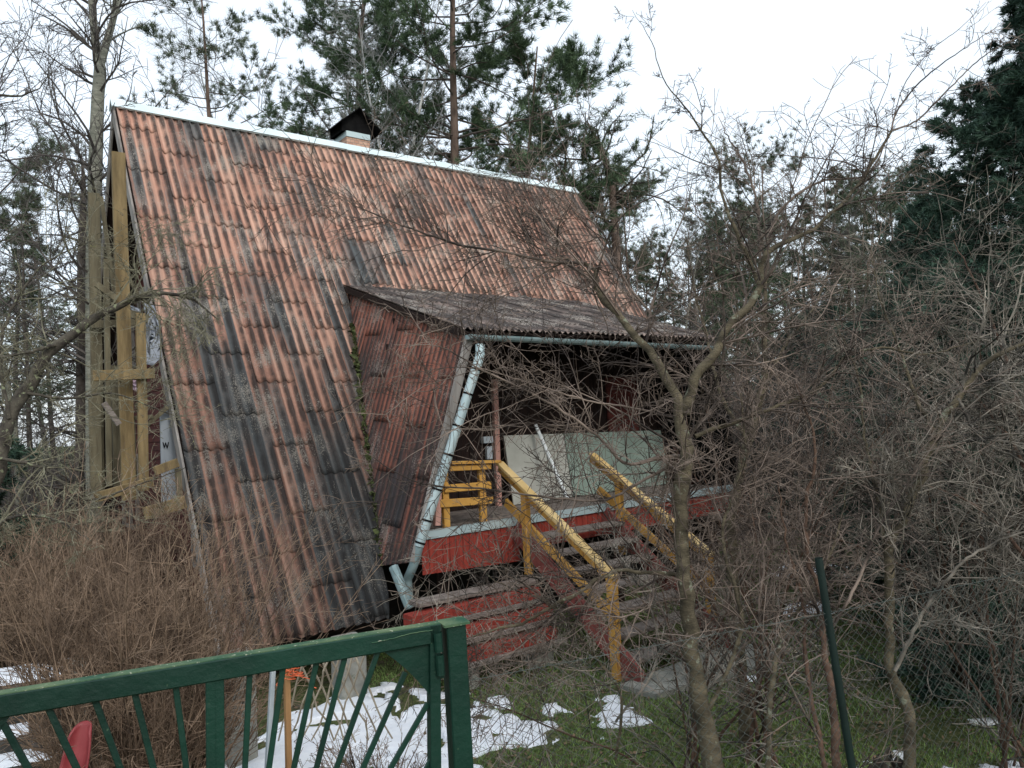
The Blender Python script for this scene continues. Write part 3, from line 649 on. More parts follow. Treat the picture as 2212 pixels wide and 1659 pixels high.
cloth([(276, 655), (300, 668), (306, 690), (308, 720), (300, 714), (290, 700), (277, 680)], 2.6, 'film', 'plastic_film', 'white plastic film hanging between the upper scaffold posts', 'film', 'plastic film on the gable')
cloth([(312, 650), (330, 660), (345, 700), (352, 740), (345, 770), (332, 790), (316, 786), (314, 700)], 2.75, 'film', 'plastic_film', 'larger white plastic film hanging right beside the roof edge', 'film', 'plastic film on the gable')
cloth([(272, 815), (300, 815), (302, 850), (290, 840)], 2.9, 'pinkfilm', 'plastic_film', 'small pinkish film scrap below the scaffold cross beam', 'film')
a = [on_n(u, v, 2.9) for u, v in ((346, 895), (360, 875), (372, 930), (385, 1010), (386, 1085), (350, 1085))]
tag(G().poly(a, .03, -N).build('insulation_board', M['foil'], loc=tuple(a[0])), 'blue-grey board standing in the gable opening near the roof edge', 'board')
# handwriting-like mark on the board
g = G(); x0 = 352
for i, (du, dv) in enumerate(((0, 0), (3, 12), (6, 1), (9, 13), (12, 0))):
    if i: g.tubes(np.array([on_n(x0+pu, 955+pv, 2.92), on_n(x0+du, 955+dv, 2.92)]), np.array([.006, .006]), 4)
    pu, pv = du, dv
wr = g.build('scrawl', M['black'], loc=tuple(a[0])); wr.parent = bpy.data.objects['insulation_board']; wr.location = (0, 0, 0)
# ---------------------------------------------------------------- gate
gd = 2.6; GP = at(945, 1345, gd); zt = GP[2]
def on_z(u, v, z): r = ray(u, v); return r*((z-EYE)/r[2])+np.array([0, 0, EYE])
GL = on_z(0, 1497, zt); gdir = (GL-GP)*[1, 1, 0]; gdir /= np.linalg.norm(gdir); gn = np.cross(gdir, (0, 0, 1)); gn = -gn if gn[1] > 0 else gn
def on_g(u, v, off=0.):
    r = ray(u, v); e_ = np.array([0, 0, EYE]); return e_+r*((GP+gn*off-e_)@gn)/(r@gn)
gate = root('garden_gate', (float(GP[0]), float(GP[1]), 1.25), 'dark green metal garden gate with fan-shaped bars in the foreground', 'gate')
glen = np.linalg.norm(GL-GP)+.12; hr = .062
a = GP-np.array([0, 0, hr/2]); G().prism(a+gdir*-.005, a+gdir*glen, .045, hr, c=.004).build('top_rail', M['gate'], gate)
G().prism(a+gdir*-.004+np.array([0, 0, hr/2+.001]), a+gdir*glen+np.array([0, 0, hr/2+.001]), .038, .003).build('algae_film', M['gatetop'], gate)
zb_ = 1.36
def gbar(u0, v0, u1, v1, w_, th, name='bar', off=0., m='gate'):
    p = on_g(u0, v0, off); q = on_g(u1, v1, off); k = (zb_-p[2])/(q[2]-p[2]); q = p+(q-p)*k
    return G().prism(p, q, th, w_, up=np.cross(q-p, gn), c=.002).build(name, M[m], gate)
def z1(x, y): return (x*.336, 1106+y*.336)       # zoom picture (0,1280) -> frame
def z2(x, y): return (734.4+x*.336, 1106+y*.336)
for p, q in ((z1(20, 1360), z1(180, 1646)), (z1(295, 1225), z1(490, 1640)), (z1(595, 1165), z1(770, 1640)), (z1(855, 1120), z1(985, 1640)), (z1(1123, 1070), z1(1197, 1640)),
             (z1(1608, 980), z1(1575, 1640)), (z1(1828, 940), z1(1730, 1640)), (z1(2050, 895), z1(1890, 1640)), (z2(50, 860), z2(-150, 1640)), (z2(250, 880), z2(-20, 1640)), (z2(420, 1030), z2(150, 1640)), (z2(565, 1230), z2(330, 1640)), (z2(592, 1580), z2(550, 1660))):
    gbar(*p, *q, .017, .012)
pm = z1(1355, 1015); pm2 = z1(1360, 1646); gbar(*pm, *pm2, .030, .035, 'stile'); pm = z1(1406, 1005); pm2 = z1(1412, 1646); gbar(*pm, *pm2, .028, .035, 'stile')
gbar(*z2(600, 720), *z2(606, 1646), .036, .045, 'stile')
# concave gusset plates
def gusset(corner, alongx, down, curve):
    p0, p1, pc_ = on_g(*alongx, .006), on_g(*down, .006), on_g(*corner, .006)
    pts = [pc_]+[(1-s)**2*p0+2*s*(1-s)*on_g(*curve, .006)+s*s*p1 for s in np.linspace(0, 1, 12)]
    g = G(); c = np.array(pts); k = len(c); g.add(np.vstack([c, c-gn*.006]), t=[(0, i, i+1) for i in range(1, k-1)]+[(k, k+i+1, k+i) for i in range(1, k-1)], q=[(i, (i+1) % k, (i+1) % k+k, i+k) for i in range(k)])
    return g.build('gusset_plate', M['gate'], gate)
G().tubes(resample_([on_g(803, 1389, .026), on_g(850, 1379, .026), on_g(890, 1368, .026), on_g(935, 1361, .026)], 26)+.0006*rng.randn(26, 3), np.full(26, .0014), 4).build('weld_seam', M['gatetop'], gate)
gusset((926, 1385), (806, 1395), (927, 1500), (872, 1430)); gusset((-6, 1540), (40, 1526), (-5, 1590), (12, 1555))
g = G(); P0 = on_g(940, 1356, .03)
hp = [(on_g(945, 1366, .03), on_g(948, 1408, .03)), (on_g(949, 1414, .03), on_g(952, 1458, .03))]
for a, b in hp: g.tubes(smooth_path([a, b], 4), np.full(4, .014), 10)
g.poly([on_g(941, 1420, .012), on_g(953, 1418, .012), on_g(957, 1462, .012), on_g(944, 1464, .012)], .012, gn)
g.build('hinge', M['gate'], gate)
gp_ = root('gate_post', tuple(on_g(985, 1500)*[1, 1, 0]+[0, 0, 1.2]), 'thick dark green square post carrying the gate hinges', 'post')
p = on_g(979, 1346, -.0); q = on_g(996, 1660); q = p+(q-p)*((1.2-p[2])/(q[2]-p[2]))
G().prism(p, q, .068, .068, up=gn, c=.004).build('post_tube', M['gate'], gp_)
ax_ = (p-q)/np.linalg.norm(p-q); G().prism(p, p+ax_*.008, .092, .088, up=gn, c=.001).build('post_cap', M['gatetop'], gp_)
# chain link fence from gate post to green posts on the right
fz = root('chain_link_fence', (1.3, 3.26, .9), 'thin grey chain-link fence between the gate post and the trees on the right', 'fence')
FA = np.array([p[0]+.04, p[1]+.02]); FB = np.array([1.31, 3.26]); FC = np.array([4.3, 4.7])
g = G()
def fgz(x, y): return float(H(x, y))
segs = [(FA, FB), (FB, FC)]; cell = .055; P_ = []
for a, b in segs:
    Ls = np.linalg.norm(b-a); d = (b-a)/Ls; nx = int(Ls/cell)
    for i in range(nx+1):
        zt_ = 2.13-.0*i; zb2 = fgz(*(a+d*i*cell))-.02; nz = 24; s = np.arange(nz); zz = zt_-(zt_-zb2)*s/(nz-1)
        for sg in (1, -1):
            xx = i*cell+sg*(cell/2)*(1-2*(s % 2)); jt = .003*rng.randn(nz)
            P_.append(np.stack([a[0]+d[0]*xx+.004*sg*d[1]+jt, a[1]+d[1]*xx-.004*sg*d[0], zz], -1))
P_ = np.array(P_); g.tubes(P_, np.full(P_.shape[:2], .0011), 3); g.build('wire_mesh', M['wire'], fz)
g = G(); g.tubes(smooth_path([[*FA, 2.12], [*FB, 2.12], [*FC, 2.1]], 20), np.full(20, .0011), 3); g.build('top_wire', M['wire'], fz)
for (u0, v0, u1, v1, Y) in ((1768, 1205, 1838, 1643, 3.26), ):
    a = at(u0, v0, Y); b = at(u1, v1, Y-.03); b = a+(b-a)*((.8-a[2])/(b[2]-a[2])); G().tubes(smooth_path([a, b], 6), np.array([.017]*6), 8).build('post', M['post'], fz, smooth=True)
a = np.array([*FC, 2.15]); G().tubes(smooth_path([a, a-[0, 0, 1.9]], 4), np.full(4, .022), 8).build('post', M['post'], fz, smooth=True)
# ---------------------------------------------------------------- small yard things behind the gate
a = at(590, 1440, 5.2); b = at(560, 1640, 5.15); b[2] = float(H(b[0], b[1]))-.03
tag(G().prism(a, b, .035, .03, up=A, c=.003).build('metal_strip', M['tube'], loc=tuple(b)), 'thin pale grey metal strip leaning behind the gate bars', 'strip')
a = at(619, 1428, 5.0); b = at(620, 1650, 5.0); b[2] = float(H(b[0], b[1]))-.05
tag(G().prism(a, b, .04, .035, up=A, c=.004).build('wooden_stake', M['stake'], loc=tuple(b)), 'orange-brown wooden stake with orange twine tied round its top', 'stake')
c0_ = at(628, 1440, 4.95); V = []
for k_ in range(10):
    ph = rng.rand()*6.28; s = np.linspace(0, 1, 24); r_ = .02+.03*rng.rand()
    V.append(np.stack([c0_[0]+r_*np.cos(9*s+ph)+.05*rng.randn()*s+.02, c0_[1]+r_*np.sin(9*s+ph)*.8, c0_[2]-.02+.05*rng.randn()-s*rng.rand()*.17], -1))
V = np.array(V); tag(G().tubes(V, np.full(V.shape[:2], .0028), 3).build('twine', M['twine'], loc=tuple(c0_)), 'tangle of bright orange twine hanging on the stake behind the gate', 'twine')
# lattice of crossed sticks
g = G(); V = []
for i in range(7):
    V.append([at(668+i*24, 1400+2*i, 5.3), at(600+i*24, 1600, 5.2)])
for i in range(6): V.append([at(640+i*25, 1415, 5.35), at(720+i*25, 1600, 5.25)])
V = np.array([smooth_path(x, 6) for x in V])+.01*rng.randn(13, 6, 3); lt = root('stick_trellis', (float(V[0, -1, 0]), float(V[0, -1, 1]), .3), 'trellis of thin crossed dry sticks in the snow behind the gate', 'trellis')
for i in range(13): G().tubes(V[i], np.linspace(.008, .0055, 6), 5).build('stick', M['twigpale'], lt)
# snowy stone steps bottom left
se = -gdir; sn_f = np.array([-se[1], se[0], 0])      # steps rise away from the gate
o0 = np.array([*gpt(128, 1650, .0), 0.]); stp = root('stone_steps', tuple(o0), 'dark garden steps under snow at the lower left', 'steps')
for i in range(4):
    dep = .34 if i < 3 else .62; z = .04+.17*i; a_ = o0+sn_f*(.30*i+dep/2)+se*(.03*i-.0); xl = 2.2
    G().prism(a_-se*xl+[0, 0, z/2-.1], a_+[0, 0, z/2-.1], dep, z+.2, c=.02).build('step', M['stone'], stp)
    n = 60; k = 14; us = np.linspace(-xl, -.03, n); ws = np.linspace(-dep/2+.02, dep/2, k); gu, gw = np.meshgrid(us, ws)
    ed = np.minimum((gw+dep/2-.02)/.07+.2, -gu/.10)-1.3*sstep(.62, .8, fbm(gu*3+i*7, gw*6, 40+i)); gz = z+np.clip(ed, -.2, 1)*.045*(.7+.6*fbm(gu*4, gw*4, 5+i))+.002
    P = a_[None, None]+gu[..., None]*se+(gw+.03*(fbm(gu*5, gw*0, 9+i)-.5))[..., None]*sn_f; P[..., 2] = gz
    ix = np.arange(n*k).reshape(k, n); q = np.stack([ix[:-1, :-1], ix[:-1, 1:], ix[1:, 1:], ix[1:, :-1]], -1).reshape(-1, 4)
    G().add(P, q).build('step_snow', M['snow'], stp, smooth=True)
# red plastic sled standing on edge
sb = at(150, 1665, 4.75); sbz = float(H(sb[0], sb[1]))
nu, nv = 14, 22; uu, vv_ = np.meshgrid(np.linspace(-1, 1, nu), np.linspace(0, 1, nv)); wd = .13*(1-.35*vv_**6)*(1-.2*(1-vv_)**4)
X = sb[0]+uu*wd*.62+.06*(vv_-.5)*.8; Yy = sb[1]+.1*uu**2*0-.07*(np.abs(uu)**3)+.15*vv_; Z = sb[2]-.34+vv_*.58-.05*np.abs(uu)**4*vv_
ix = np.arange(nu*nv).reshape(nv, nu); q = np.stack([ix[:-1, :-1], ix[:-1, 1:], ix[1:, 1:], ix[1:, :-1]], -1).reshape(-1, 4)
o = G().add(np.stack([X, Yy, Z], -1), q).build('sled', M['sled'], loc=tuple(sb), smooth=True); o.modifiers.new('thick', 'SOLIDIFY').thickness = .012
tag(o, 'faded red plastic sled standing on end beside the bush', 'sled')
# tub with tool handle at the far left
tb_ = at(118, 1462, 7.6); tz = float(H(tb_[0], tb_[1]))
tub = root('wooden_tub', (tb_[0], tb_[1], tz), 'dark low wooden tub with tool handles left of the bush', 'tub')
s = np.linspace(0, 1, 6); g = G(); g.tubes(np.stack([np.full(6, tb_[0]), np.full(6, tb_[1]), tz-.05+s*.42], -1), .2+.03*s, 14); g.poly([np.array([tb_[0]+.21*math.cos(x), tb_[1]+.21*math.sin(x), tz+.30]) for x in np.linspace(0, 6.28, 13)[:-1]], .01, (0, 0, 1)); g.build('tub_body', M['sprucebark'], tub)
G().tubes(smooth_path([tb_+[.05, 0, .1], at(102, 1430, 7.5)], 4), np.full(4, .018), 6).build('handle', M['black'], tub)
G().tubes(smooth_path([tb_+[.05, 0, .1], at(158, 1428, 7.5)], 4), np.full(4, .015), 6).build('handle', M['beam'], tub)
P = at(170, 1445, 7.2); tz = float(H(P[0], P[1]))
tag(G().tubes(np.stack([np.full(7, P[0]), np.full(7, P[1]), np.linspace(tz-.1, P[2]+.12, 7)], -1), np.array([.18, .18, .17, .17, .165, .14, .05]), 10).build('boundary_stone', M['concrete'], loc=(P[0], P[1], tz), smooth=True), 'pale rounded concrete bollard behind the tan bush', 'bollard')
# ================================================================ vegetation
def unit(v): return v/(np.linalg.norm(v, axis=-1, keepdims=True)+1e-9)
def grow(S, D, L, R0, R1, n, wob, trop, rg):
    """M polylines of n points; trop: constant pull vector per step"""
    Mn = len(S); P = np.zeros((Mn, n, 3)); P[:, 0] = S; d = unit(D); st = (L/(n-1))[:, None]
    drift = rg.randn(Mn, 3)*wob*.5
    for i in range(1, n):
        P[:, i] = P[:, i-1]+d*st; d = unit(d+rg.randn(Mn, 3)*wob+drift+np.asarray(trop))
    s = np.linspace(0, 1, n)[None]; R = R0[:, None]*(1-s)+R1[:, None]*s
    return P, R
def kids(P, R, cnt, u0, u1, a0, a1, lf, rg, taper=.5, rf=.6, lvar=.4, side=None):
    """children of every parent: returns S, D, L, R"""
    Mn, n = P.shape[:2]; pid = np.repeat(np.arange(Mn), cnt)
    u = u0+(u1-u0)*rg.rand(len(pid)); f = u*(n-1); i = np.minimum(f.astype(int), n-2); fr = (f-i)[:, None]
    S = P[pid, i]*(1-fr)+P[pid, i+1]*fr; T = unit(P[pid, i+1]-P[pid, i]); r = R[pid, i]*(1-fr[:, 0])+R[pid, i+1]*fr[:, 0]
    pl = np.linalg.norm(np.diff(P, axis=1), axis=2).sum(1)[pid]
    q = unit(np.cross(T, rg.randn(len(pid), 3)))
    if side is not None: q = unit(q*np.array(side)); q = unit(q-T*(q*T).sum(1, keepdims=True))
    an = np.radians(a0+(a1-a0)*rg.rand(len(pid)))[:, None]
    D = T*np.cos(an)+q*np.sin(an); L = pl*lf*(1-taper*u)*(1-lvar+2*lvar*rg.rand(len(pid)))
    return S, D, L, r*rf, pid
def resample(pts, rad, n):
    pts = np.array(pts, float); d = np.r_[0, np.cumsum(np.linalg.norm(np.diff(pts, axis=0), axis=1))]; s = np.linspace(0, d[-1], n)
    # smooth (catmull-like) by cubic hermite on arc length
    m = np.gradient(pts, d, axis=0); out = np.zeros((n, 3))
    k = np.clip(np.searchsorted(d, s, side='right')-1, 0, len(d)-2); h = (d[k+1]-d[k]); t = (s-d[k])/h; t = t[:, None]; h = h[:, None]
    out = (2*t**3-3*t**2+1)*pts[k]+(t**3-2*t**2+t)*h*m[k]+(-2*t**3+3*t**2)*pts[k+1]+(t**3-t**2)*h*m[k+1]
    return out, np.interp(s, d, rad)
def thin(P, R, rg, keep):
    m = rg.rand(len(P)) < keep; return P[m], R[m]
def blades(C, D, ln, wd, nb, spread, rg):
    """needle tufts: nb thin triangles per centre C, around direction D"""
    C = np.repeat(C, nb, 0); D = np.repeat(D, nb, 0); m = len(C)
    d = unit(D+rg.randn(m, 3)*spread); L = ln*(.6+.7*rg.rand(m))[:, None]; b = C+rg.randn(m, 3)*ln*.15
    sd_ = unit(np.cross(d, rg.randn(m, 3)))*wd
    return np.stack([b-sd_, b+sd_, b+d*L], 1).reshape(-1, 3), np.arange(3*m).reshape(-1, 3), np.repeat(rg.rand(m//nb), nb)
# ---- distant trees, made once at the origin and copied with shared meshes
def pine(name, seed, h, crown=.45, dens=1., lmax=.2, r=.15, bark='pinebark', leaf='needle', lean=.02, spruce=False, tufts=28, blen=.18, bw=.0085, dead=10, nl1=46, loc=(0, 0, 0)):
    rg = np.random.RandomState(seed); o = root(name, loc, None, None); B = np.array(loc, float)[None]
    tp, tr = grow(B-[0, 0, .3], np.array([[lean*rg.randn(), lean*rg.randn(), 1]]), np.array([h+.3]), np.array([r]), np.array([.02]), 14, .025, (0, 0, .05), rg)
    G().tubes(tp, tr, 8).build('trunk', M[bark], o, smooth=True)
    g = G()
    S, D, L, R, pid = kids(tp, tr, nl1, 1-crown, .985, 62, 98, 1, rg, rf=.34)
    u = np.clip((S[:, 2]-B[0, 2])/h, 0, 1); prof = np.clip((1-u)/crown, 0, 1)
    if spruce: L = h*lmax*(prof**.9*.95+.05)*(.75+.5*rg.rand(len(u))); tz = (0, 0, -.03)
    else: L = h*lmax*(np.sin(np.clip(prof*.9+.12, 0, 1)*math.pi)**.6*.9+.18)*(.5+.9*rg.rand(len(u))); tz = (0, 0, .09)
    p1, r1 = grow(S, D, L, R, R*.25, 7, .14 if not spruce else .05, tz, rg); g.tubes(p1, r1, 4)
    S, D, L2, R, pid = kids(p1, r1, 11, .42 if not spruce else .2, 1, 30, 65, .30 if not spruce else .38, rg, taper=.4, rf=.6, side=(1, 1, .5)); p2, r2 = grow(S, D, L2, R, R*.4, 4, .12, (0, 0, .05 if not spruce else -.03), rg); g.tubes(p2, r2, 3)
    # dead lower limbs
    if dead:
        S, D, L, R, pid = kids(tp, tr, dead, .12, 1-crown+.05, 70, 105, .07, rg, rf=.22); p3, r3 = grow(S, D, L, R, R*.3, 5, .15, (0, 0, -.03), rg); g.tubes(p3, r3, 3)
        S, D, L, R, pid = kids(p3, r3, 5, .2, 1, 30, 70, .4, rg); p4, r4 = grow(S, D, L, R, R*.4, 3, .15, (0, 0, -.02), rg); g.tubes(p4, r4, 3)
    limbs = g.build('crown_branches', M['sprucebark'], o)
    k = 3; C = p2[:, 1:].reshape(-1, 3) if not spruce else np.concatenate([p2[:, 1:].reshape(-1, 3), p1[:, 2:].reshape(-1, 3)])
    Dd = unit(np.gradient(p2, axis=1))[:, 1:].reshape(-1, 3) if not spruce else np.concatenate([unit(np.gradient(p2, axis=1))[:, 1:].reshape(-1, 3), unit(np.gradient(p1, axis=1))[:, 2:].reshape(-1, 3)])
    m = rg.rand(len(C)) < dens; C, Dd = C[m], Dd[m]
    v, t, rn = blades(C, unit(Dd+np.array([0, 0, .45 if not spruce else -.12])), blen, bw, tufts, .75 if not spruce else .5, rg)
    G().add(v, t=t).build('crown', M[leaf], o, rnd=rn)
    return o
def bare(name, seed, h, r=.12, bark='aspen', twig='twigdark', forks=0, nl1=26, lf=.33, ang=(35, 65), up=.06, lv=(9, 8), tr_=.006, loc=(0, 0, 0), u0=.3, hand=None, minr=.0035, wob=.1):
    rg = np.random.RandomState(seed); o = root(name, loc, None, None); B = np.array(loc, float)[None]; tr0 = G()
    if hand is None:
        tp, tr = grow(B-[0, 0, .3], np.array([[.03*rg.randn(), .03*rg.randn(), 1]]), np.array([h+.3]), np.array([r]), np.array([tr_]), 16, .03, (0, 0, .04), rg)
    else: tp, tr = hand
    tr0.tubes(tp, tr, 8); tr0.build('trunk', M[bark], o, smooth=True)
    g = G(); S, D, L, R, pid = kids(tp, tr, nl1, u0, .98, ang[0], ang[1], lf, rg, taper=.62, rf=.45); R = np.minimum(R, .028)
    p1, r1 = grow(S, D, L, R, np.maximum(R*.2, minr), 9, wob, (0, 0, up), rg); g.tubes(p1, np.maximum(r1, minr), 4)
    S, D, L, R, pid = kids(p1, r1, lv[0], .12, 1, 28, 65, .42, rg, rf=.55); p2, r2 = grow(S, D, L, R, R*.4, 6, .12, (0, 0, up*.7), rg); g.tubes(p2, np.maximum(r2, minr), 3)
    S, D, L, R, pid = kids(p2, r2, lv[1], .12, 1, 28, 65, .45, rg, rf=.6); p3, r3 = grow(S, D, L, R, R*.5, 4, .12, (0, 0, up*.5), rg); g.tubes(p3, np.maximum(r3, minr*.8), 3)
    g.build('crown', M[twig], o); return o
def put(o, loc, rz=0, s=1.0, label=None, cat=None, group=None):
    z = float(H(loc[0], loc[1])); kd = children(o); used.setdefault(o.name, 0)
    if used[o.name] == 0: o.location = (loc[0], loc[1], z); o.rotation_euler = (0, 0, rz); o.scale = (s,)*3; r = o
    else: r = copy_thing(o, kd, (loc[0], loc[1], z), rz, s)
    used[o.name] += 1
    for k in ('label', 'category', 'group'):
        if k in r: del r[k]
    tag(r, label, cat, group); return r
used = {}
def fx(u, Y): return at(u, 905-.052*(u-1106), Y)[0]      # x of a frame column at depth Y
pA = pine('pine_tree', 11, 15, .5, .8, .17, .16)
pB = pine('pine_tree', 12, 15, .62, 1., .20, .17, dead=6, nl1=60)
pC = pine('pine_tree', 13, 13, .30, .9, .22, .11, leaf='needle2', nl1=30, dead=16)
pD = pine('spruce_tree', 14, 13, .85, .95, .15, .15, bark='sprucebark', leaf='needle2', spruce=True, nl1=90, blen=.16, bw=.013, tufts=10, dead=0)
pE = pine('spruce_tree', 15, 12, .6, .45, .13, .12, bark='sprucebark', leaf='needle2', spruce=True, nl1=80, blen=.15, bw=.012, tufts=6, dead=14)
bA = bare('bare_tree', 21, 13, .11, 'aspen', 'twigdark')
bB = bare('birch_tree', 22, 16, .12, 'birch', 'birchtwig', nl1=34, ang=(22, 45), lf=.3, up=.02)
# hero background trees
P1 = pine('pine_tree', 31, 17.5, .60, .75, .16, .19, leaf='needle2', nl1=52, dead=8); put(P1, (fx(500, 25), 25), .4, 1, 'tall slender pine with thin airy needles rising behind the left half of the ridge', 'pine')
P2 = pine('pine_tree', 32, 19.5, .78, 1, .13, .22, nl1=130, dead=4, tufts=34); put(P2, (fx(752, 22), 22), 0, 1, 'dense dark green pine directly behind the black chimney hood', 'pine')
P3 = pine('pine_tree', 33, 16.8, .66, 1, .15, .23, nl1=88, dead=4, tufts=34); put(P3, (fx(992, 20), 20), 1., 1, 'large pine with reddish trunk and broad clumped crown right of the white birches', 'pine')
P4 = pine('pine_tree', 34, 13.2, .62, 1, .17, .18, nl1=80, tufts=32, dead=4); put(P4, (fx(1112, 21.5), 21.5), 2, 1, 'lower dark pine crown leaning out right of the large red-trunked pine', 'pine')
P5 = pine('pine_tree', 35, 11.3, .5, .9, .19, .12, nl1=40); put(P5, (fx(1195, 23), 23), 2, 1, 'short green pine just above the right end of the ridge', 'pine')
# thin leaning pine against the sky
hp_ = [at(1335, 760, 22), at(1328, 500, 22), at(1312, 360, 22), at(1300, 330, 22), at(1285, 292, 22), at(1268, 262, 22)]
hp_[0][2] = 0
def hand_pine(seed, pts, rad, label, crown_u=.70):
    rg = np.random.RandomState(seed); b = pts[0]; o = root('pine_tree', (b[0], b[1], 0), label, 'pine'); tp, tr = resample(pts, rad, 18); tp = tp[None]; tr = tr[None]
    G().tubes(tp, tr, 8).build('trunk', M['pinebark'], o, smooth=True); g = G()
    S, D, L, R, pid = kids(tp, tr, 26, crown_u, 1, 40, 95, .14, rg, taper=.0, rf=.4); p1, r1 = grow(S, D, L*(.5+.9*rg.rand(len(L))), R, R*.3, 7, .22, (0, 0, .12), rg); g.tubes(p1, r1, 4)
    S, D, L, R, pid = kids(p1, r1, 7, .3, 1, 30, 60, .45, rg, rf=.6); p2, r2 = grow(S, D, L, R, R*.4, 4, .15, (0, 0, .05), rg); g.tubes(p2, r2, 3); g.build('crown_branches', M['sprucebark'], o)
    v, t, rn = blades(p2[:, 1:].reshape(-1, 3), unit(np.gradient(p2, axis=1))[:, 1:].reshape(-1, 3), .22, .011, 9, .7, rg); G().add(v, t=t).build('crown', M['needle2'], o, rnd=rn); return o
hand_pine(41, hp_, [.15, .12, .10, .09, .06, .02], 'thin crooked pine with small open crown standing alone against the white sky')
# bare trunk left of the house, forked
T1 = [at(204, 1250, 13.2), at(203, 800, 13.2), at(202, 553, 13.2), at(205, 403, 13.2), at(208, 302, 13.2), at(212, 202, 13.2), at(216, 141, 13.2), at(208, 101, 13.2), at(198, 0, 13.2), at(190, -120, 13.2), at(186, -300, 13.2)]
T1[0][2] = -.2
h1 = resample(T1, [.15, .135, .125, .12, .115, .105, .10, .075, .06, .045, .01], 26)
o = bare('bare_tree', 51, 14, loc=(T1[0][0], T1[0][1], 0), hand=(h1[0][None], h1[1][None]), nl1=50, u0=.3, lf=.24, ang=(45, 80), up=.035, minr=.005, lv=(9, 8), wob=.13)
tag(o, 'tall bare grey-green tree with forked top standing left of the gable', 'tree')
f1 = resample([at(216, 141, 13.2), at(232, 84, 13.3), at(250, 20, 13.4), at(262, -60, 13.5), at(270, -200, 13.6)], [.075, .065, .05, .04, .01], 12)
rg = np.random.RandomState(3); g = G().tubes(f1[0][None], f1[1][None], 7)
S, D, L, R, pid = kids(f1[0][None], f1[1][None], 16, .1, 1, 35, 65, .42, rg, rf=.4); q1, s1 = grow(S, D, L, R, R*.3, 8, .09, (0, 0, .05), rg); g.tubes(q1, s1, 3)
S, D, L, R, pid = kids(q1, s1, 9, .1, 1, 30, 60, .42, rg); q2, s2 = grow(S, D, L, R, R*.5, 5, .1, (0, 0, .03), rg); g.tubes(q2, np.maximum(s2, .004), 3); g.build('crown_branches', M['aspen'], o)
h2 = resample([at(176, 1240, 15), at(177, 800, 15), at(178, 500, 15), at(180, 380, 15), at(176, 330, 15)], [.13, .11, .08, .04, .01], 20); h2[0][0][2] = -.2
o = bare('bare_tree', 52, 10, loc=(h2[0][0][0], 15, 0), hand=(h2[0][None], h2[1][None]), nl1=60, u0=.15, lf=.15, ang=(70, 100), up=-.01, minr=.005, bark='sprucebark'); tag(o, 'dark straight bare trunk with many short dead branches beside the forked tree', 'tree')
for i, (u, Y, s) in enumerate(((852, 19, .95), (884, 17.5, .85), (548, 27, 1.05))):
    put(bB, (fx(u, Y), Y), i*2., s, ['left of the two white-stemmed birches between the pines', 'right and nearer of the two white-stemmed birches between the pines', 'pale birch with fine twigs right beside the slender airy pine'][i], 'birch', 'birches behind the house')
L_ = [  # (source, u, Y, rot, scale, label, cat)
    (pB, 405, 27, 1, .60, 'dark pine showing green above the left end of the ridge', 'pine', None),
    (pA, 665, 28, 3, .95, 'pine filling the gap left of the dense chimney pine', 'pine', None),
    (pD, 905, 26, 2, .86, 'dark spruce low between the birches and the large pine', 'spruce', None)]
for s_, u, Y, rz, s, lb, ct_, gr in L_: put(s_, (fx(u, Y), Y), rz, s, lb, ct_, gr)
gl = 'distant conifers and bare trees left of the house'; gr_ = 'distant trees of the wood right of the house'
lab_l = {'pE': 'thin half-bare spruce in the wood left of the house', 'bA': 'bare leafless tree in the wood left of the house', 'pC': 'small-crowned thin pine in the wood left of the house'}
for i, (k, u, Y, s) in enumerate((('pE', 128, 21, .78), ('pE', 70, 19, .72), ('pE', 20, 22, .9), ('bA', 100, 24, .9), ('bA', 45, 16, .8), ('pC', -25, 20, .9), ('bA', 290, 20, .75), ('pE', 165, 28, .95), ('pE', 225, 24, .72), ('bA', -60, 14, .95), ('pE', -40, 25, 1.), ('bA', 340, 27, 1.))):
    src = {'pE': pE, 'bA': bA, 'pC': pC}[k]; put(src, (fx(u, Y), Y), i*1.3, s, lab_l[k], 'tree' if k == 'bA' else 'conifer', gl+', '+k.replace('pE', 'spruces').replace('bA', 'bare').replace('pC', 'pines'))
lab_r = {'pB': 'broad dark pine in the wood right of the house', 'pA': 'tall pine in the wood right of the house', 'pC': 'thin-crowned pine in the wood right of the house', 'pD': 'bushy olive spruce in the wood right of the house', 'pE': 'thin half-bare spruce in the wood right of the house', 'bA': 'bare leafless tree in the wood right of the house'}
